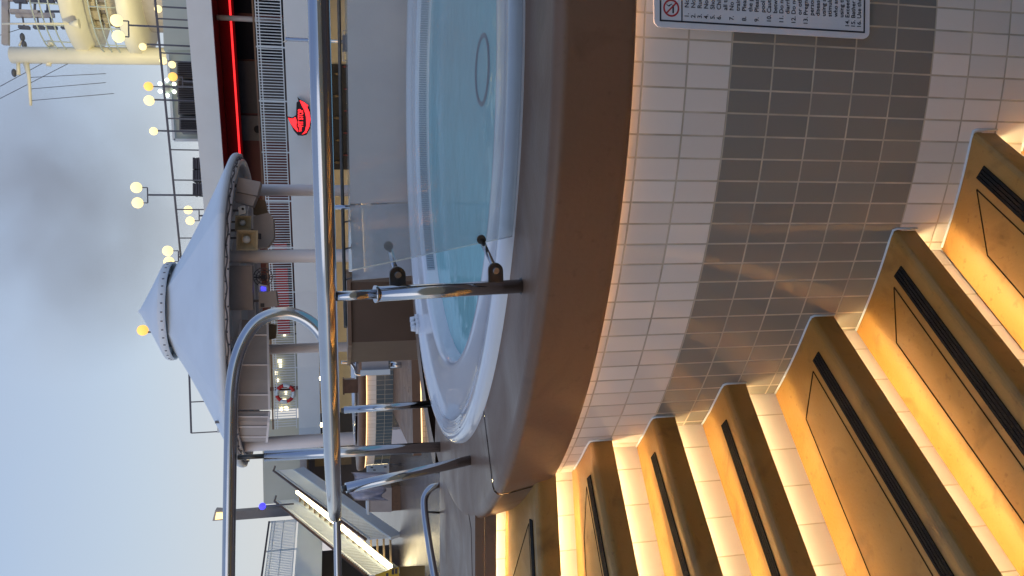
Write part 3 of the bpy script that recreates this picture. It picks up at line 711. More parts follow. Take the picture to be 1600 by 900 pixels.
# ------------------------------------------------------------------ canopy on four columns
CC = P(300, 485, 22); ccx = CC.x; ccy = 22.0
can = thing('canopy', (ccx, ccy, 0), 'big white conical fabric canopy with a small cap on four pale columns', 'canopy')
RE, ZE, ZK, RK = 4.17, 4.45, 6.10, 1.25
def cone_profile(n=10):
    out = []
    for i in range(n + 1):
        t = i/n; r = RK*.85 + (RE - RK*.85)*t; zz = ZK - .02 - (ZK - .02 - ZE)*(t**.93)
        out.append((r, zz))
    return out
prof = cone_profile()
def scallop(b, prof, npan=6, sub=10, rot=R(2)):
    cols = []
    n = npan*sub; half = math.pi/npan
    for i in range(n):
        a = rot + 2*math.pi*i/n; ph = (i % sub)/sub*2*half - half
        poly = math.cos(half)/math.cos(ph)
        ring = []
        for r, zz in prof:
            t = max(0, min(1, (r - RK)/(RE - RK))); w = .62*(1 - .6*t)
            q = r*(1 - w + w*poly); ring.append(b.bm.verts.new((ccx + q*math.cos(a), ccy + q*math.sin(a), zz)))
        cols.append(ring)
    for i in range(n):
        A, B = cols[i], cols[(i+1) % n]
        for j in range(len(prof) - 1):
            f = b.bm.faces.new((A[j], B[j], B[j+1], A[j+1])); f.smooth = True
    for i in range(0, n, sub):
        A = cols[i]
        for j in range(len(prof) - 1):
            e = b.bm.edges.get((A[j], A[j+1]))
            if e: e.smooth = False
b = MB(); scallop(b, prof + [(RE + .01, ZE - .06), (RE - .02, ZE - .14), (RE - .12, ZE - .16), (RE - .14, ZE - .05)] + [(r - .02, z_ - .05) for r, z_ in reversed(prof[:-1])]); b.build('fabric_roof', 'canvas', can)
b = MB(); b.lathe([(0.02, 6.93), (.08, 6.87), (RK*.55, ZK + .43), (RK, ZK + .14), (RK + .03, ZK + .10), (RK + .03, ZK - .06), (RK - .02, ZK - .06), (RK - .03, ZK + .08)], (ccx, ccy, 0), n=48); cap = b.build('top_cap', 'canvas', can)
b = MB(); b.lathe([(RK - .30, ZK - .12), (RK - .30, ZK + .16)], (ccx, ccy, 0), n=40); b.build('neck', 'midgrey', cap)
b = MB()
for i in range(36):
    a = 2*math.pi*i/36; b.box((ccx + (RK + .032)*math.cos(a), ccy + (RK + .032)*math.sin(a), ZK + .02), (.012, .03, .05), a)
b.build('lacing', 'midgrey', cap)
b = MB(); b.lathe([(RE - .22, ZE - .06), (RE - .22, ZE - .24), (RE - .34, ZE - .24), (RE - .34, ZE - .06), (RE - .22, ZE - .06)], (ccx, ccy, 0), n=72); b.build('ring_beam', 'column', can)
b = MB(); b.tube([(ccx + (RE - .20)*math.cos(2*math.pi*i/180), ccy + (RE - .20)*math.sin(2*math.pi*i/180), ZE - .19 + .02*math.sin(i*1.3)) for i in range(181)], .014, 6, False)
for i in range(90):
    a = 2*math.pi*i/90; b.sphere(Vector((ccx + (RE - .20)*math.cos(a), ccy + (RE - .20)*math.sin(a), ZE - .20 + .03*math.sin(i*2.1))), .022, 8, 5)
b.build('festoon_cable', 'darkgrey', can)
cols_ = [(297, 23.6, .165), (400.5, 20.4, .165), (546, 24.2, .145), (693, 20.6, .17)]
for py, Y, rad in cols_:
    t = P(420, py, Y)
    b = MB(); b.tube([(t.x, t.y, 0), (t.x, t.y, ZE + .1)], rad, 24); co = b.build('column', 'column', can)
    b = MB(); b.box((t.x, t.y, .45), (rad*2.3, rad*2.3, .9)); b.bevel(.03); b.build('column_base', 'column', co)
b = MB()
cp = [P(420, py, Y) for py, Y, _ in cols_]
for i, j in ((0, 1), (1, 3), (3, 2), (2, 0)): b.bar((cp[i].x, cp[i].y, ZE - .12), (cp[j].x, cp[j].y, ZE - .12), .14, .2)
for c in cp: b.bar((c.x, c.y, ZE - .05), (ccx, ccy, ZK - .1), .1, .14)
b.build('frame_beam', 'column', can)
# things hung under the canopy
def quad_box(name, pts, Y, dep, m, label, cat, trim=None, group=None):
    q = [P(x, y, Y) for x, y in pts]
    b = MB(); b.plate(q, dep, (0, 1, 0)); b.bevel(.012, 1)
    return tag(b.build(name, m), label, cat, group)
sp_ = thing('speaker_cabinet', P(388, 297, 20.5), 'tilted boxy grey loudspeaker hood under the right end of the canopy', 'speaker')
b = MB(); q = [P(x, y, 20.3) for x, y in ((372, 277), (407, 284), (402, 306), (368, 299))]; b.plate(q, .5, (0, 1, 0)); b.bevel(.02, 1); b.build('front_panel', 'grey', sp_)
b = MB(); q = [P(x, y, 20.35) for x, y in ((368, 300), (401, 307), (395, 322), (366, 314))]; b.plate(q, .45, (0, 1, 0)); b.build('side_panel', 'grey', sp_)
b = MB(); b.bar(P(362, 290, 20.6), P(372, 290, 20.6), .08, .08); b.build('hanger', 'midgrey', sp_)
cm = thing('camera_box', P(380, 328, 20.0), 'small white camera housing with a black lens under the canopy', 'camera')
b = MB(); q = [P(x, y, 20.0) for x, y in ((372, 323), (383, 321), (384, 333), (373, 336))]; b.plate(q, .25, (0, 1, 0)); b.build('housing', 'white', cm)
c = P(379.5, 326.5, 19.99); b = MB(); b.tube([c, c - Vector((0, .03, 0))], .03, 12); b.build('lens', 'black', cm)
b = MB(); b.tube([P(364, 329, 20.15), P(373, 329, 20.15)], .025, 8); b.build('hanger', 'midgrey', cm)
def horn(cx, cy, Y, s, label):
    c = P(cx, cy, Y); t = thing('horn_speaker', c, label, 'speaker', 'horn loudspeakers under the canopy')
    b = MB(); ax = Vector((-.25, -1, -.25)).normalized(); u = Vector((1, 0, 0)); u = (u - ax*u.dot(ax)).normalized(); w = ax.cross(u)
    rings = []
    for d_, h in ((-.28*s, .07*s), (-.10*s, .12*s), (.12*s, .24*s), (.14*s, .26*s), (.12*s, .22*s), (-.08*s, .10*s)):
        rings.append([b.bm.verts.new(c + ax*d_ + u*(h*x) + w*(h*y)) for x, y in ((-1, -1), (1, -1), (1, 1), (-1, 1))])
    for A_, B_ in zip(rings, rings[1:]):
        for k in range(4): b.bm.faces.new((A_[k], A_[(k+1) % 4], B_[(k+1) % 4], B_[k]))
    b.bm.faces.new(rings[-1]); b.build('horn_bell', 'horn', t)
    b = MB(); b.sphere(c + ax*.02*s, .10*s, 12, 8); b.build('driver', 'white', t)
    b = MB(); b.tube([c - ax*.2*s, c - ax*.2*s + Vector((0, 0, .5))], .025, 8); b.build('hanger', 'midgrey', t)
horn(385, 374, 19.9, .95, 'nearer cream horn loudspeaker under the canopy, next to the thick front column')
horn(379, 348, 20.2, .72, 'smaller tan horn loudspeaker under the canopy, next to the white camera housing')
quad_box('rack_panel', [(395, 309), (414, 313), (419, 339), (396, 335)], 21.2, .25, 'tan', 'tan square equipment panel behind the horn loudspeakers under the canopy', 'panel')
eb = thing('equipment_box', P(415, 365, 21.0), 'grey faceted equipment box with a dark hatch beside the horn loudspeakers', 'equipment box')
b = MB(); b.plate([P(x, y, 21.0) for x, y in ((396, 338), (420, 332), (427, 342), (428, 372), (418, 386), (396, 388))], .5, (0, 1, 0)); b.bevel(.02, 1); b.build('casing', 'grey', eb)
b = MB(); b.plate([P(x, y, 20.97) for x, y in ((401, 364), (408, 365), (408, 374), (401, 373))], .02, (0, 1, 0)); b.build('hatch', 'darkgrey', eb)
b = MB(); b.bar(P(360, 360, 21.1), P(398, 360, 21.1), .06, .06); b.build('hanger', 'midgrey', eb)
sc_ = thing('hanging_screen', P(390, 450, 20.2), 'flat grey rectangular screen cabinet hanging in the middle under the canopy', 'screen')
b = MB(); b.plate([P(x, y, 20.2) for x, y in ((356, 415), (394, 415), (395, 484), (356, 485))], .3, (0, 1, 0)); b.bevel(.03, 2); b.build('casing', 'grey', sc_)
b = MB(); b.plate([P(x, y, 20.18) for x, y in ((360, 418), (391, 418), (391, 481), (360, 481))], .01, (0, -1, 0)); b.build('panel', 'grey', sc_)
b = MB(); b.bar(P(350, 430, 20.4), P(358, 430, 20.4), .06, .06); b.bar(P(350, 470, 20.4), P(358, 470, 20.4), .06, .06); b.build('hanger', 'midgrey', sc_)
fn = thing('cooling_fan', P(413, 433, 21.5), 'round grey cage fan hanging below the flat screen cabinet', 'fan')
c = P(411, 433, 21.5)
b = MB()
for rad in (.10, .17, .24): b.tube([(c.x + rad*math.cos(t), c.y, c.z + rad*math.sin(t)) for t in [2*math.pi*i/20 for i in range(21)]], .012, 6, False)
for i in range(10): t = 2*math.pi*i/10; b.tube([c, (c.x + .24*math.cos(t), c.y, c.z + .24*math.sin(t))], .008, 5)
b.build('cage', 'midgrey', fn)
b = MB(); b.tube([c - Vector((0, .03, 0)), c + Vector((0, .12, 0))], .07, 12); b.build('motor', 'darkgrey', fn)
b = MB(); b.tube([(c.x, c.y + .1, c.z), (c.x, c.y + .1, ZE - .05)], .02, 8); b.build('hanger', 'midgrey', fn)
sl = thing('stage_light', P(413, 452, 20.8), 'small white stage lamp glowing blue above a grey speaker box', 'stage light')
b = MB(); b.plate([P(x, y, 20.8) for x, y in ((404, 444), (417, 446), (418, 456), (405, 457))], .2, (0, 1, 0)); b.build('body', 'white', sl)
b = MB(); b.plate([P(x, y, 20.78) for x, y in ((408, 448), (415, 449), (415, 454), (408, 454))], .015, (0, 1, 0)); b.build('lens', 'blue', sl)
sb2 = thing('speaker_box', P(418, 468, 20.6), 'grey rectangular speaker box with a dark port hanging above the steel loop', 'speaker')
b = MB(); b.plate([P(x, y, 20.6) for x, y in ((404, 457), (431, 454), (434, 478), (405, 482))], .5, (0, 1, 0)); b.bevel(.02, 1); b.build('cabinet', 'grey', sb2)
b = MB(); b.plate([P(x, y, 20.58) for x, y in ((407, 474), (413, 474), (413, 480), (407, 480))], .02, (0, 1, 0)); b.build('port', 'darkgrey', sb2)
b = MB(); b.bar(P(360, 470, 20.8), P(406, 470, 20.8), .06, .06); b.build('hanger', 'midgrey', sb2)
def curved_screen(y0, y1, x0a, x1a, x0b, x1b, Ya, Yb_, label):
    t = thing('louvre_screen', P((x0a + x1a)/2, (y0 + y1)/2, (Ya + Yb_)/2), label, 'screen', 'grey slatted screens hung in a curve under the canopy')
    n = 6; b = MB(); fr = MB(); top, bot = [], []
    for i in range(n + 1):
        k = i/n; y = y0 + (y1 - y0)*k; Y = Ya + (Yb_ - Ya)*k - .25*math.sin(math.pi*k)
        top.append(P(x0a + (x0b - x0a)*k, y, Y)); bot.append(P(x1a + (x1b - x1a)*k, y, Y))
    for i in range(n):
        b.plate([top[i], top[i+1], bot[i+1], bot[i]], .12, (0, 1, 0))
        if i % 2 == 1: fr.bar(top[i] - Vector((0, .02, 0)), bot[i] - Vector((0, .02, 0)), .04, .03)
        fr.bar(bot[i] - Vector((0, .02, 0)), bot[i+1] - Vector((0, .02, 0)), .04, .05); fr.bar(top[i] - Vector((0, .02, 0)), top[i+1] - Vector((0, .02, 0)), .04, .05)
    b.build('panel', 'grey', t); fr.build('trim', 'column', t)
    h = MB(); h.bar(top[2] + Vector((0, .1, 0)), top[2] + Vector((0, .1, .5)), .06, .06); h.build('hanger', 'midgrey', t)
curved_screen(500, 640, 376, 418, 370, 421, 20.4, 19.4, 'long grey slatted screen inside the steel handrail loop, left of the blue lamp')
curved_screen(643, 690, 370, 421, 372, 417, 19.4, 19.9, 'short grey slatted screen at the left end of the canopy next to the near column')
quad_box('crate', [(418, 506), (431, 508), (430, 529), (419, 531)], 21.6, .4, 'tan', 'tan box hung beside the long slatted screen under the canopy', 'box')

# ------------------------------------------------------------------ ship superstructure with walkway
FZ = 3.59
FL = [(19, 25.2), (10.8, 29.3), (5.4, 31.6), (0, 33.9), (-3.2, 34.6), (-5.8, 34.8)]
FW = [(-9.2, 33.2), (-10.3, 29.2), (-13.2, 20.5)]
ship = thing('ship_superstructure', (3, 34, 0), 'white ship superstructure with a balcony walkway, red lit recess and cream ground floor', 'ship')
def offs(line, d):   # shift a plan polyline away from the pool
    out = []
    for i, p in enumerate(line):
        a = Vector(line[max(0, i-1)]); c = Vector(line[min(len(line)-1, i+1)]); t = (c - a).normalized(); n = Vector((t.y, -t.x))
        if n.y < 0 and abs(n.y) > .3: n = -n
        out.append((p[0] + n.x*d, p[1] + n.y*d))
    return out
def strip(b, line, z0, z1, uv=False):
    L = 0
    for (x0, y0), (x1, y1) in zip(line, line[1:]):
        d = math.hypot(x1-x0, y1-y0); b.face([(x0, y0, z0), (x1, y1, z0), (x1, y1, z1), (x0, y0, z1)], [(L, z0), (L+d, z0), (L+d, z1), (L, z1)]); L += d
    return b
def ribbon(b, la, lb, z):
    for i in range(len(la) - 1): b.face([(*la[i], z), (*la[i+1], z), (*lb[i+1], z), (*lb[i], z)])
    return b
def slab(line, back, z0, z1, name, m, par):
    bk = offs(line, back); b = MB(); strip(b, line, z0, z1); strip(b, bk, z0, z1); ribbon(b, line, bk, z1); ribbon(b, line, bk, z0)
    for i in (0, -1): b.face([(*line[i], z0), (*bk[i], z0), (*bk[i], z1), (*line[i], z1)])
    return b.build(name, m, par)
slab(FL, .12, FZ - .90, FZ, 'walkway_fascia', 'white', ship)
slab(offs(FL, .125), 4.2, FZ - .25, FZ - .02, 'walkway_floor', 'darkgrey', ship)
b = MB(); strip(b, offs(FL, 2.6), 0, FZ - .25); b.build('ground_wall', 'cream', ship)
b = MB(); ribbon(b, offs(FL, .13), offs(FL, 2.58), FZ - .80); b.build('soffit', 'cream', ship)
# bar opening
def seg_at(py, line):  # point on a plan line seen at a given picture row
    k = _ray(525, py); 
    for (x0, y0), (x1, y1) in zip(line, line[1:]):
        # x = k.x*t, y = k.y*t
        dx_, dy_ = x1-x0, y1-y0; den = k.x*dy_ - k.y*dx_
        if abs(den) < 1e-9: continue
        s = (k.y*x0 - k.x*y0) / den
        if 0 <= s <= 1: return Vector((x0 + s*dx_, y0 + s*dy_, 0))
    return Vector((*(line[0] if py < 300 else line[-1]), 0))
gw = offs(FL, 2.54)
ps = [seg_at(y, gw) for y in (100, 140, 180, 225, 265)]
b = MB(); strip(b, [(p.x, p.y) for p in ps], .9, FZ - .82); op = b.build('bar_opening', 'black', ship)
b = MB(); strip(b, [(p.x, p.y - .04) for p in ps], 0.0, .9); b.build('bar_counter', 'navy', op)
for k in range(14):
    y = 105 + k*11.5; p = seg_at(y, gw); h = random.uniform(.16, .3); z_ = 1.3 + (k % 3)*.35
    b = MB(); b.tube([(p.x, p.y - .12, z_), (p.x, p.y - .12, z_ + h*.6), (p.x, p.y - .12, z_ + h*.75), (p.x, p.y - .12, z_ + h)], [.05, .05, .02, .02], 8); b.build('bottle', ('maroon', 'tan', 'cream')[k % 3], op)
# upper deck
ZU0, ZU1 = 6.04, 6.88
slab(FL, .15, ZU0, ZU1, 'roof_fascia', 'white', ship)
slab(offs(FL, .155), 5.0, ZU0 + .3, ZU1 - .05, 'roof_deck', 'grey', ship)
b = MB(); ribbon(b, offs(FL, .16), offs(FL, 4.0), ZU0 + .02); b.build('recess_ceiling', 'redceil', ship)
slab(offs(FL[:4], 1.7), .1, 5.48, ZU0 + .0, 'red_bulkhead', 'red', ship)
nl = offs(FL[:4], 1.62); b = MB(); b.tube([(x, y, 5.60) for x, y in nl], .038, 10); b.build('neon_tube', 'neon_core', ship)
rw_ = offs(FL, 4.0)
b = MB(); strip(b, rw_, FZ, ZU0); b.build('recess_wall', 'maroon', ship)
rw2 = offs(FL, 3.94)
for y0_, y1_, m, z0, z1, nm in ((-60, 28, 'navy', FZ, 5.9, 'window'), (40, 98, 'navy', FZ, 5.9, 'window'), (101, 180, 'darkgrey', FZ, 5.9, 'door'), (184, 222, 'midgrey', FZ, 5.7, 'locker'), (490, 540, 'palegreen', FZ, 5.8, 'panel'), (548, 600, 'palegreen', FZ, 5.7, 'panel'), (606, 690, 'palegreen', FZ, 6.0, 'panel')):
    pa, pc = seg_at(y0_, rw2), seg_at(y1_, rw2); n2 = Vector((pc.y - pa.y, pa.x - pc.x, 0)).normalized()
    b = MB(); b.plate([(pa.x, pa.y, z0), (pc.x, pc.y, z0), (pc.x, pc.y, z1), (pa.x, pa.y, z1)], .05, n2 if n2.y < 0 else -n2); b.build(nm, m, ship)
p = seg_at(205, offs(FL, 3.86)); b = MB(); b.tube([(p.x, p.y, 5.05), (p.x, p.y - .04, 5.05)], .16, 16); b.build('porthole', 'black', ship)
for y in (37,):
    p = seg_at(y, offs(FL, 1.2)); b = MB(); b.tube([(p.x, p.y, FZ), (p.x, p.y, ZU0)], .1, 14); b.build('pillar', 'grey', ship)
for y, x in ((87, 487), (165, 488), (209, 489), (281, 492), (380, 494), (490, 497), (590, 499), (680, 499)):
    p = seg_at(y, offs(FL, .35)); b = MB(); b.box((p.x, p.y, FZ - .92), (.13, .2, .16)); b.build('downlight', 'downlight', ship)
wl_ = offs(FL, 3.8)
for y in (520, 561, 568, 579, 590, 610, 622, 634, 645, 660, 672):
    p = seg_at(y, wl_); b = MB(); b.box((p.x, p.y, random.uniform(4.25, 4.75)), (.16, .06, random.uniform(.08, .18))); b.build('deck_lamp', 'deck_lamp', ship)
# red chairs seen through the rail
for k, y in enumerate((388, 396, 426, 434, 452, 470, 480, 498, 512)):
    p = seg_at(y, offs(FL, 2.4)); t = thing('deck_chair', (p.x, p.y, FZ), 'dark red deck chair half hidden behind the white walkway railing', 'chair', 'red chairs on the upper walkway')
    b = MB(); b.box((p.x, p.y, FZ + .42), (.5, .5, .06)); b.build('seat', 'lifered', t)
    b = MB(); b.box((p.x, p.y + .24, FZ + .68), (.5, .05, .5)); b.build('backrest', 'lifered', t)
    for sx in (-.22, .22):
        for sy in (-.22, .22): b = MB(); b.box((p.x + sx, p.y + sy, FZ + .2), (.04, .04, .4)); b.build('leg', 'darkgrey', t)
# left wing
wing = thing('side_gallery', (-11, 27, 0), 'white side gallery with railing and dark wall beneath, left of the lit stairs', 'ship gallery')
def out_left(line, d):
    o = []
    for i, p in enumerate(line):
        a = Vector(line[max(0, i-1)]); c = Vector(line[min(len(line)-1, i+1)]); t = (c - a).normalized(); n = Vector((t.y, -t.x))
        if n.x > 0: n = -n
        o.append((p[0] + n.x*d, p[1] + n.y*d))
    return o
def slab2(line, d0, d1, z0, z1, name, m):
    la, lb = out_left(line, d0), out_left(line, d1); b = MB(); strip(b, la, z0, z1); strip(b, lb, z0, z1); ribbon(b, la, lb, z0); ribbon(b, la, lb, z1)
    for i in (0, -1): b.face([(*la[i], z0), (*lb[i], z0), (*lb[i], z1), (*la[i], z1)])
    return b.build(name, m, wing)
slab2(FW, 0, .12, FZ - .95, FZ, 'fascia', 'white'); slab2(FW, .125, 4, FZ - .3, FZ - .02, 'floor', 'grey'); slab2(FW, 1.6, 1.7, 0, FZ - .31, 'lower_wall', 'darkgrey')
slab([(-5.8, 34.8), (-7.0, 34.4)], .12, FZ - .9, FZ - .003, 'link_fascia', 'white', wing)
slab([(-5.8, 34.93), (-10.2, 34.2)], 3, FZ - .3, FZ - .022, 'link_floor', 'grey', wing)
b = MB(); b.box((-8.1, 39.5, 4.55), (4.0, .3, 1.9)); b.build('pale_wall', 'palegreen', wing)
b = MB(); b.box((-7.6, 38, 1.7), (5.4, .3, 3.2)); b.build('rear_wall', 'darkgrey', wing)
b = MB(); b.box((-7.4, 36.4, 2.2), (.8, .3, 1.6)); b.build('tan_door', 'tan', wing)
p = PZ(470, 860, 0); b = MB(); w0 = out_left(FW, 1.58); q_ = (Vector((*w0[0], 0)).lerp(Vector((*w0[1], 0)), .75)); b.box((q_.x + .6, q_.y - .6, FZ - .98), (.12, .12, .09)); b.build('downlight', 'downlight', wing)

# railings
def railing(name, line, z0, h, label, wood=True, gap=.105, postgap=1.9, thick=.015, mname='white', rails=(.08, .82, .92)):
    mid = line[len(line)//2]; t = thing(name, (mid[0], mid[1], z0), label, 'railing')
    bal, rl, tr, posts = MB(), MB(), MB(), []
    for (x0, y0), (x1, y1) in zip(line, line[1:]):
        a, c = Vector((x0, y0, z0)), Vector((x1, y1, z0)); L = (c - a).length; n = max(1, int(L/gap))
        for i in range(n):
            p = a.lerp(c, i/n); bal.bar(p + Vector((0, 0, rails[0]*h)), p + Vector((0, 0, rails[-1]*h)), thick*2, thick*2)
        for r_ in rails: rl.bar(a + Vector((0, 0, r_*h)), c + Vector((0, 0, r_*h)), .03, .035)
        tr.bar(a + Vector((0, 0, h)), c + Vector((0, 0, h)), .09, .06)
        m_ = max(1, int(L/postgap))
        for i in range(m_): posts.append(a.lerp(c, i/m_))
    bal.build('balusters', mname, t); rl.build('cross_rail', mname, t); tr.build('top_rail', 'wood' if wood else 'darkgrey', t)
    for p in posts:
        b = MB(); b.bar(p, p + Vector((0, 0, h + .02)), .05, .05); b.build('post', mname, t)
    return t
railing('walkway_railing', offs(FL[:4], .06), FZ + .005, 1.05, 'long white barred railing with brown top rail below the red neon')
railing('walkway_railing', offs(FL[3:], .06), FZ + .005, 1.05, 'white barred railing behind the canopy columns with the life ring')
railing('gallery_railing', out_left(FW, .06), FZ + .005, 1.15, 'white barred railing with dark top rail on the left gallery', wood=False, rails=(.08, .5, .8, .9))
# upper roof railing: posts and one dark top rail
def roof_rail(line, z0, h, label):
    t = thing('roof_railing', (*line[len(line)//2], z0), label, 'railing')
    tr, wr = MB(), MB()
    for (x0, y0), (x1, y1) in zip(line, line[1:]):
        a, c = Vector((x0, y0, z0)), Vector((x1, y1, z0)); tr.bar(a + Vector((0, 0, h)), c + Vector((0, 0, h)), .06, .07)
        L = (c - a).length; m_ = max(1, round(L/1.25))
        for i in range(m_):
            p = a.lerp(c, i/m_); b = MB(); b.bar(p, p + Vector((0, 0, h)), .045, .045); b.build('post', 'midgrey', t)
    p = Vector((*line[-1], z0)); b = MB(); b.bar(p, p + Vector((0, 0, h)), .045, .045); b.build('post', 'midgrey', t)
    tr.build('top_rail', 'wire', t)
roof_rail(offs(FL, .2), ZU1 + .005, 1.05, 'thin dark railing along the edge of the white roof')
# life ring
c = seg_at(611, offs(FL, -.06)); zc_ = FZ + .52
lr = thing('life_ring', (c.x, c.y, zc_), 'red and white life ring hung on the white walkway railing', 'life ring')
rr_ = .34
for k in range(8):
    b = MB(); b.tube([(c.x + rr_*math.cos(t), c.y, zc_ + rr_*math.sin(t)) for t in [math.pi/4*(k + i/6) + .2 for i in range(7)]], .075, 10)
    b.build('ring_segment', 'lifered' if k % 2 == 0 else 'white', lr)

# PIT STOP sign on the walkway fascia
Ys = seg_at(182, FL).y - .35
ps_ = thing('neon_sign', P(470, 182, Ys), 'red lit curved arrow sign reading THE PIT STOP on the white walkway fascia', 'sign')
def zp(zx, zy, d=0): return P(420 + zx/9, 130 + zy/9, Ys) - Vector((0, d, 0))
def poly(pts, d, th, name, m):
    b = MB(); b.plate([zp(x, y, d) for x, y in pts], th, (0, -1, 0)); return b.build(name, m, ps_)
poly([(402, 200), (432, 228), (482, 262), (562, 322), (596, 440), (598, 560), (576, 650), (530, 728), (470, 740), (410, 735), (352, 670), (258, 472), (335, 490), (385, 455), (392, 280), (420, 262)], 0, .10, 'backing', 'black')
poly([(435, 250), (500, 283), (556, 325), (538, 342), (574, 420), (586, 520), (570, 620), (530, 702), (468, 730), (510, 688), (530, 600), (526, 480), (502, 390), (470, 330)], .105, .03, 'arrow', 'neon')
poly([(276, 498), (335, 512), (378, 488), (398, 556), (386, 610), (412, 662), (412, 694), (366, 648), (318, 585)], .105, .03, 'arrow_tail', 'neon')
px_ = (zp(0, 0) - zp(0, 1)).length
trot = Matrix(((rw.x, 0, 0), (0, 0, -1), (0, 1, 0))).to_4x4()
right = (zp(450, 330) - zp(450, 620)).normalized(); upv = (zp(400, 500) - zp(490, 500)).normalized(); nv = right.cross(upv)
trot = Matrix((right, upv, nv)).transposed().to_4x4()
text_mesh('PIT STOP', 96*px_, Matrix.Translation(zp(482, 622, .108)) @ trot, 'lettering', 'neon', ps_, .012, bold=.006, sx=.64)
text_mesh('THE', 36*px_*1.3, Matrix.Translation(zp(462, 690, .108)) @ trot, 'small_lettering', 'neon', ps_, .012, bold=.004, sx=.8)

# bracket pole in front of the cream wall
bp_ = thing('bracket_pole', P(540, 62, 26), 'slim grey steel pole with a box and hoop standing before the cream wall', 'pole')
a = P(446, 61, 26); b = MB(); b.tube([(a.x, a.y, 0), a], .06, 12); b.build('pole', 'steel', bp_)
b = MB(); b.bar(P(452, 61, 26), P(443, 66, 26), .04, .04); b.bar(P(447, 61, 26), P(445, 46, 26), .03, .03); b.build('bracket', 'steel', bp_)
b = MB(); b.plate([P(x, y, 25.9) for x, y in ((535, 55), (543, 55), (543, 78), (535, 78))], .2, (0, 1, 0)); b.build('box', 'midgrey', bp_)
b = MB(); b.tube([P(548, 80, 25.9), P(536, 80, 25.9), P(536, 95, 25.9), P(549, 95, 25.9)], .012, 6); b.tube([P(548, 54, 25.9), P(536, 54, 25.9), P(536, 48, 25.9), P(549, 48, 25.9)], .012, 6); b.build('hoop', 'steel', bp_)

# roof equipment
hz = thing('deck_house', P(300, 10, 34), 'pale green deck house wall on the roof at the right edge', 'deck house')
b = MB(); b.plate([P(x, y, 34) for x, y in ((252, -40), (320, -40), (320, 78), (256, 78))], 3, (0, 1, 0)); b.build('wall', 'palegreen', hz)
b = MB(); b.plate([P(x, y, 33.97) for x, y in ((270, -10), (300, -10), (300, 30), (270, 30))], .03, (0, 1, 0)); b.build('panel', 'palegreen', hz)
def acunit(y0, y1, x0, label):
    t = thing('air_conditioner', P(308, (y0 + y1)/2, 33), label, 'air conditioner', 'louvred units on the roof')
    b = MB(); b.plate([P(x, y, 33) for x, y in ((x0, y0), (320, y0), (320, y1), (x0, y1))], .9, (0, 1, 0)); b.build('casing', 'midgrey', t)
    b = MB(); n = 7
    for i in range(n):
        y = y0 + 2 + (y1 - y0 - 4)*i/(n - 1); b.bar(P(x0 + 2, y, 32.96), P(312, y, 32.96), .03, .05)
    b.build('louvre', 'black', t)
acunit(97, 122, 276, 'first dark louvred unit on the roof beside the pale green house')
acunit(126, 151, 277, 'second dark louvred unit on the roof, in the middle of the row')
acunit(153, 178, 278, 'third dark louvred unit on the roof, next after the middle one')
acunit(182, 203, 280, 'last small dark louvred unit on the roof inside the white frame')
wf = thing('roof_screen', P(310, 200, 33.6), 'white frame panel standing behind the louvred roof units', 'frame')
b = MB(); b.plate([P(x, y, 34.2) for x, y in ((262, 84), (320, 84), (320, 218), (272, 218))], .15, (0, 1, 0)); b.build('panel', 'palegreen', wf)
b = MB(); b.bar(P(272, 219, 34), P(320, 219, 34), .1, .1); b.bar(P(262, 84, 34), P(272, 219, 34), .1, .1); b.build('frame_bar', 'white', wf)
for k, (y0, y1) in enumerate(((246, 264), (265, 283), (286, 304))):
    t = thing('stacked_loungers', P(310, (y0 + y1)/2, 33), ('first', 'middle', 'last')[k] + ' blue grey stack of folded loungers behind the roof railing', 'lounger stack', 'folded lounger stacks on the roof')
    for j in range(4):
        b = MB(); xx = 301 + j*4; b.plate([P(x, y, 33) for x, y in ((xx, y0 + j % 2), (xx + 3, y0), (xx + 3, y1), (xx, y1 - j % 2))], .8, (0, 1, 0)); b.build('lounger', 'darkgrey', t)
# globe lamps
def globe_lamp(heads, py_pole, x_base, Y, label, m='globe', r=.2):
    hs = [P(x, y, Y) for x, y in heads]; base = P(x_base, py_pole, Y)
    base.z = min(base.z, ZU1 - .06) if x_base > 290 else base.z
    t = thing('globe_lamp', base, label, 'lamp', 'warm globe lamps on the roof')
    top = Vector((base.x, base.y, min(h.z for h in hs) - .35 if len(hs) > 1 else hs[0].z - .15))
    b = MB(); b.tube([base, top], .035, 8); b.build('pole', 'wire', t)
    if len(hs) > 1:
        b = MB(); b.bar((hs[0].x, base.y, top.z), (hs[-1].x, base.y, top.z), .04, .04)
        for h in hs: b.bar((h.x, h.y, top.z), (h.x, h.y, h.z - r), .035, .035)
        b.build('crossarm', 'wire', t)
    for h in hs:
        b = MB(); b.sphere(h, r, 18, 12); b.build('globe', m, t)
globe_lamp([(213, 293), (215, 317)], 305, 305, 31.5, 'tall twin globe lamp standing alone, highest against the open sky')
globe_lamp([(240, 205)], 205.5, 300, 32, 'single globe lamp beside the last louvred roof unit', r=.15)
globe_lamp([(294, 328), (297, 345)], 337, 318, 34, 'low twin globe lamp just above the white canopy slope', r=.17)
globe_lamp([(262, 392), (264, 409)], 401, 310, 33, 'twin globe lamp half hidden by the cap of the canopy')
globe_lamp([(223, 516)], 516, 330, 33, 'single orange globe lamp left of the canopy peak', 'globe_o', r=.21)
globe_lamp([(182, 32), (185, 57)], 45, 315, 31, 'tall twin globe lamp in front of the cream radar mast', r=.215)
globe_lamp([(247, 14)], 14, 315, 32, 'single globe lamp at the right edge before the pale green house', r=.14)
globe_lamp([(223, 73)], 73, 315, 32, 'single globe lamp at the foot of the cream mast', r=.135)
globe_lamp([(255, 95), (269, 101)], 98, 315, 33, 'low twin globe lamp above the first louvred unit', r=.14)
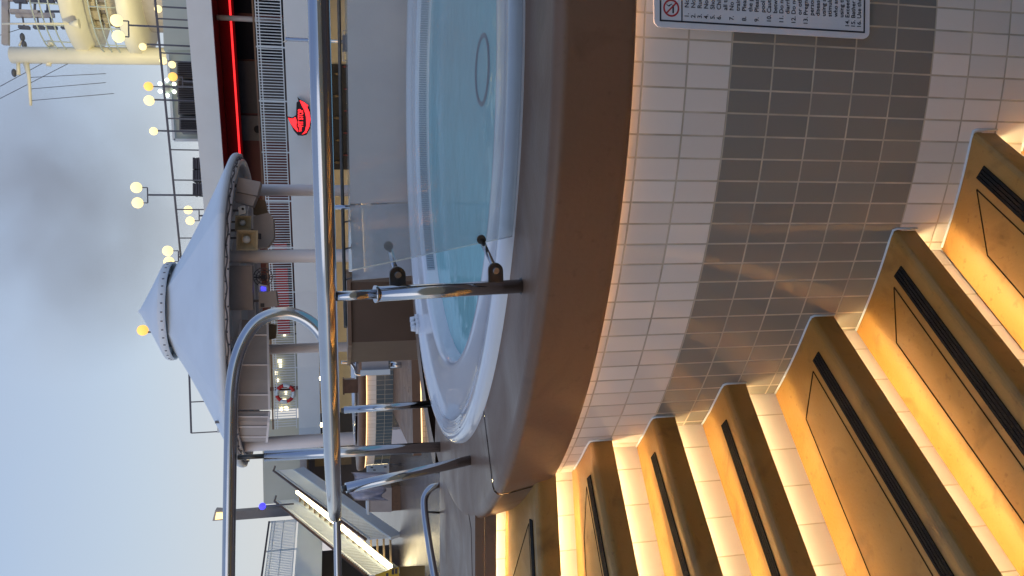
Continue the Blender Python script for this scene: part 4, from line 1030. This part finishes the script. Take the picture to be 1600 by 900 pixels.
globe_lamp([(232, 135), (270, 120)], 128, 315, 32.5, 'orange twin globe lamp above the second louvred unit', 'globe_o', r=.17)
globe_lamp([(233, 157)], 158, 315, 32, 'single globe lamp above the third louvred unit', r=.19)
rl_ = thing('ring_lamp', P(262, 138, 33.5), 'greenish white ring of floodlamps on the roof among the globes', 'lamp')
c = P(262, 138, 33.5)
b = MB(); b.tube([(c.x, c.y, ZU1 - .06), (c.x, c.y, c.z)], .05, 8); b.build('pole', 'wire', rl_)
for k in range(6):
    a = math.pi/3*k; b = MB(); b.sphere(c + Vector((.3*math.cos(a), -.1, .3*math.sin(a))), .085, 10, 7); b.build('lamp_head', 'lamp_white', rl_)
b = MB(); b.sphere(c, .2, 14, 10); b.build('hub', 'palegreen', rl_)

# ------------------------------------------------------------------ radar mast
YM = 46.0
def U(px, py, dy=0): return P(px, py, YM + dy)
mast = thing('radar_mast', U(255, 85), 'tall cream radar mast with round platforms, antennas and rigging above the roof', 'mast')
k = YM/1230
b = MB(); a, c = U(256, 84), U(16, 86); b.tube([(a.x, a.y, 7), c - Vector((0, 0, .05)), c], [.48, .43, .34], 20); b.build('tower', 'mastc', mast)
b = MB(); b.tube([U(40, 96), U(45, 118), U(48, 165)], [.16, .09, .07], 10); b.tube([U(28, 96), U(29, 117)], .1, 8); b.build('yard_arm', 'mastc', mast)
for x, y in ((22, 114), (35, 58), (38, 70)):
    b = MB(); b.sphere(U(x, y), .22, 10, 8, (1, 1, .5)); b.build('navigation_light', 'wire', mast)
b = MB(); b.tube([U(30, 72), U(36, 60)], .06, 6); b.tube([U(80, 72), U(78, 64)], .16, 8); b.tube([U(76, 97), U(76, 103)], .14, 8); b.tube([U(145, 96), U(146, 100)], .12, 8); b.build('fitting', 'mastc', mast)
pc = U(130, -25); PR = 98*k
def platform(px, h, r):
    zc = U(px, -25).z; b = MB(); b.lathe([(0, zc + h), (r, zc + h), (r + .03, zc + h - .05), (r + .03, zc), (r*.8, zc - .35), (0, zc - .4)], (pc.x, pc.y, 0), n=56); return b.build('platform', 'mastc', mast), zc + h
pf, zp1 = platform(140, .65, PR); 
pf2, zp2 = platform(222, .6, PR*1.02)
b = MB(); b.lathe([(0, zp1 - .6), (1.9, zp1 - .6), (2.3, zp2), (2.3, 7)], (pc.x, pc.y, 0), n=40); b.build('drum', 'grey', mast)
b = MB(); r_ = random.Random(3)
for i in range(70):
    a = r_.uniform(math.pi, 2*math.pi); zz = r_.uniform(zp2 + .1, zp1 - .9); b.box((pc.x + 2.25*math.cos(a), pc.y + 2.25*math.sin(a), zz), (.25, r_.uniform(.1, .6), r_.uniform(.1, .5)), a)
b.build('equipment', 'horn', mast)
for zb_, rad, pfx in ((zp1, PR, pf), (zp2, PR*1.02, pf2)):
    b = MB()
    for hh in (.45, .85, 1.25): b.tube([(pc.x + rad*math.cos(t), pc.y + rad*math.sin(t), zb_ + hh) for t in [math.pi*.9 + math.pi*1.2*i/40 for i in range(41)]], .035, 6)
    for i in range(13):
        t = math.pi*.9 + math.pi*1.2*i/12; b.tube([(pc.x + rad*math.cos(t), pc.y + rad*math.sin(t), zb_), (pc.x + rad*math.cos(t), pc.y + rad*math.sin(t), zb_ + 1.25)], .03, 6)
    b.build('guard_rail', 'palegreen', pfx)
b = MB(); b.tube([U(124, 37, -3), U(108, 37, -3)], [.24, .05], 10); b.tube([U(110, 37, -3), U(3, 37, -3)], .05, 8); b.build('whip_antenna', 'mastc', mast)
b = MB(); b.bar(U(9, -40), U(9, 70), .3, .3); b.bar(U(14, 0), U(122, 0), .14, .14); b.bar(U(16, 18), U(60, 20), .3, .2); b.bar(U(25, 24), U(85, 24), .22, .22); b.build('radar_scanner', 'grey', mast)
b = MB()
for x in (32, 55, 75, 98):
    b.bar(U(x, -10), U(x - 1, 24), .10, .10); b.box(U(x, 2), (.16, .3, .6)); b.box(U(x + 6, 43), (.14, .3, .5)); b.bar(U(x + 3, 24), U(x + 6, 44), .07, .07)
for x in (40, 70): b.bar(U(x, 18), U(x + 26, 18), .1, .1)
b.build('aerial_cluster', 'wire', mast)
b = MB()
for p, q in (((135, 0), (150, 80)), ((0, 135), (105, 78)), ((0, 154), (152, 76)), ((0, 55), (35, 44)), ((46, 121), (165, 115)), ((47, 139), (165, 129)), ((50, 157), (178, 146))):
    b.tube([U(*p), U(*q)], .018, 5)
b.build('rigging_wire', 'wire', mast)

fl = bpy.data.lights.new('mast_flood', 'SPOT'); fl.energy = 2300; fl.color = (1, .90, .50); fl.spot_size = R(75); fl.spot_blend = .6; fl.shadow_soft_size = .3
fl_o = bpy.data.objects.new('mast_flood', fl); COL.objects.link(fl_o); fl_o.location = c_ = P(262, 130, 36)
fl_o.rotation_euler = (Vector((pc.x - .5, YM, 15.5)) - Vector(c_)).to_track_quat('-Z', 'Y').to_euler()

# ------------------------------------------------------------------ lit stairs to the gallery
ls = thing('gallery_stairs', (-8.9, 26.6, 0), 'white open stairs with two glowing handrails going up to the left gallery', 'stairs')
B1, T1 = Vector((-8.25, 26.6, .12)), Vector((-7.2, 33.2, FZ - .05)); side = Vector((-1.28, .2, 0)); B2, T2 = B1 + side, T1 + side
for A_, C_ in ((B1, T1), (B2, T2)):
    b = MB(); b.bar(A_, C_, .1, .42); b.build('stringer', 'white', ls)
b = MB(); n = 17
for i in range(n):
    p = B1.lerp(T1, (i + .5)/n) + side*.5; b.box(p + Vector((0, 0, .08)), (1.18, .38, .05))
b.build('treads', 'tan', ls)
for A_, C_ in ((B1, T1), (B2, T2)):
    up = Vector((0, 0, 1.0)); b = MB(); b.tube([A_ + up, C_ + up, C_ + up + Vector((0, .8, .0))], .045, 8); b.build('handrail', 'wood', ls)
    b = MB(); n = 58
    for i in range(n + 1):
        p = A_.lerp(C_, i/n); b.bar(p + Vector((0, 0, .2)), p + Vector((0, 0, .92)), .036, .036)
    b.bar(A_ + Vector((0, 0, .22)), C_ + Vector((0, 0, .22)), .04, .05); b.bar(A_ + Vector((0, 0, .85)), C_ + Vector((0, 0, .85)), .04, .05); b.build('balusters', 'white', ls)
lp = [P(465, 768, 33.0), P(541, 829, 29.4), P(544, 833, 29.3), P(610, 886, 26.7)]
for p, q in ((0, .245), (.255, .49), (.51, .745), (.755, 1)):
    a, c = P(465, 768, 32.6), P(610, 886, 26.4); b = MB(); b.bar(a.lerp(c, p), a.lerp(c, q), .10, .16); b.build('light_strip', 'ledrail', ls)

# flood lamp post
fp = thing('flood_post', (P(460, 802, 33.5).x, 33.5, FZ), 'grey square post with a floodlight on top behind the stairs', 'lamp post')
a = P(368, 804, 33.5); x_ = a.x
b = MB(); b.bar((x_, 33.5, FZ - .02), (x_, 33.5, a.z), .36, .36); b.build('post', 'midgrey', fp)
b = MB(); b.plate([P(x, y, 33.3) for x, y in ((336, 798), (357, 799), (357, 812), (332, 814))], .5, (0, 1, 0)); fh = b.build('flood_head', 'grey', fp)
b = MB(); b.sphere(P(352, 805, 33.2), .15, 12, 8); b.build('bulb', 'flood', fh)
b = MB(); b.plate([P(x, y, 33.27) for x, y in ((338, 801), (355, 801), (355, 810), (336, 812))], .02, (0, 1, 0)); b.build('lens', 'flood', fh)
bl = thing('blue_lamp', P(410, 791, 30), 'round blue signal lamp on the gallery railing near the stairs', 'lamp')
b = MB(); b.sphere(P(410, 791, 30), .125, 14, 10); b.build('bulb', 'blue', bl)
a = P(410, 791, 30); b = MB(); b.tube([(a.x, a.y, FZ), (a.x, a.y, a.z - .1)], .03, 8); b.build('stem', 'wire', bl)

# ------------------------------------------------------------------ things on the far deck, left of the column
tcart = thing('towel_cart', PZ(614, 733, 0), 'white towel cart with vent slots on the deck between column and stairs', 'cart')
Yc = 25.5
b = MB(); b.plate([P(x, y, Yc) for x, y in ((574, 724), (608, 724), (608, 748), (574, 746))], .6, (0, 1, 0)); b.bevel(.02, 1); b.build('cabinet', 'white', tcart)
b = MB()
for x, y in ((579, 730), (583, 734), (600, 729)): b.plate([P(x, y, Yc - .02), P(x + 4, y, Yc - .02), P(x + 4, y + 1.4, Yc - .02), P(x, y + 1.4, Yc - .02)], .015, (0, 1, 0))
b.build('slot', 'black', tcart)
for y in (727, 744):
    q = P(608, y, Yc + .2); b = MB(); b.tube([(q.x, q.y, .0), (q.x, q.y, q.z)], .05, 8); b.build('leg', 'midgrey', tcart)
cl_pts = []
b = MB(); rr2 = random.Random(5)
gx, gy = 14, 10
V = [[None]*(gy+1) for _ in range(gx+1)]
for i in range(gx+1):
    for j in range(gy+1):
        y = 738 + 44*i/gx; x = 548 + (8*math.sin(i*.9) + 54)*j/gy + 6*math.sin(i*.55); V[i][j] = b.bm.verts.new(P(x, y, 24.9 - .35*math.sin(math.pi*j/gy) + .10*math.sin(i*1.9 + j*.4)))
for i in range(gx):
    for j in range(gy): b.bm.faces.new((V[i][j], V[i+1][j], V[i+1][j+1], V[i][j+1])).smooth = True
bmesh.ops.solidify(b.bm, geom=list(b.bm.faces), thickness=.03)
tag(b.build('draped_towels', 'towel'), 'crumpled white towels draped over the cart and grey counter', 'towels')
ct = thing('bar_counter', PZ(614, 785, 0), 'grey serving counter on the deck in front of the stairs foot', 'counter')
b = MB(); b.plate([P(x, y, 26) for x, y in ((576, 762), (612, 762), (612, 800), (576, 800))], .8, (0, 1, 0)); b.build('front', 'grey', ct)
b = MB(); b.plate([P(x, y, 25.95) for x, y in ((573, 760), (576.5, 760), (576.5, 804), (573, 804))], .9, (0, 1, 0)); b.build('top', 'white', ct)
b = MB(); q = P(612, 780, 26); b.box((q.x, 26.4, q.z/2), (.8, .7, q.z)); b.build('plinth', 'wood', ct)
ys = thing('wet_floor_sign', PZ(640, 905, 0), 'yellow folding floor sign leaning at the left edge of the photo', 'sign')
Yy = 15.0
b = MB(); b.plate([P(x, y, Yy) for x, y in ((586, 899), (623, 886), (626, 960), (600, 960))], .03, (0, 1, 0)); b.build('front_board', 'yellow', ys)
b = MB(); b.plate([P(x, y, Yy + .45) for x, y in ((624, 886), (664, 884), (664, 960), (626, 960))], .03, (0, 1, 0)); b.build('rear_board', 'mustard', ys)
b = MB()
for x, y, w in ((603, 896, 2), (612, 890, 1.5), (617, 889, 1.5)): b.plate([P(x, y, Yy - .005), P(x + 4, y - 1, Yy - .005), P(x + 4, y + 5*w, Yy - .005), P(x, y + 5*w, Yy - .005)], .004, (0, 1, 0))
b.build('printed_mark', 'ink', ys)

# ------------------------------------------------------------------ smoke drifting across the sky
m, n, l, bs = newmat('smoke'); n.remove(bs)
pv = n.new('ShaderNodeVolumePrincipled'); pv.inputs['Color'].default_value = (.42, .34, .30, 1)
t = n.new('ShaderNodeTexCoord'); nz = n.new('ShaderNodeTexNoise'); nz.inputs['Scale'].default_value = 1.7; nz.inputs['Detail'].default_value = 6; nz.inputs['Distortion'].default_value = .5
l.new(t.outputs['Object'], nz.inputs['Vector'])
ln = n.new('ShaderNodeVectorMath'); ln.operation = 'LENGTH'; l.new(t.outputs['Object'], ln.inputs[0])
fo = n.new('ShaderNodeMapRange'); fo.inputs[1].default_value = .25; fo.inputs[2].default_value = 1.0; fo.inputs[3].default_value = 1; fo.inputs[4].default_value = 0; l.new(ln.outputs['Value'], fo.inputs[0])
nr_ = n.new('ShaderNodeMapRange'); nr_.inputs[1].default_value = .34; nr_.inputs[2].default_value = .68; nr_.inputs[3].default_value = 0; nr_.inputs[4].default_value = .17; l.new(nz.outputs['Fac'], nr_.inputs[0])
mu = n.new('ShaderNodeMath'); mu.operation = 'MULTIPLY'; l.new(fo.outputs[0], mu.inputs[0]); l.new(nr_.outputs[0], mu.inputs[1]); l.new(mu.outputs[0], pv.inputs['Density'])
l.new(pv.outputs[0], n['Material Output'].inputs['Volume'])
c = P(110, 315, 62)
b = MB(); b.sphere(Vector((0, 0, 0)), 1, 24, 16); so = b.build('smoke_plume', m, origin=(0, 0, 0)); so.location = c; so.scale = (13.5, 6, 11.0); tag(so, 'faint grey brown smoke plume drifting in the sky', 'smoke', kind='stuff')
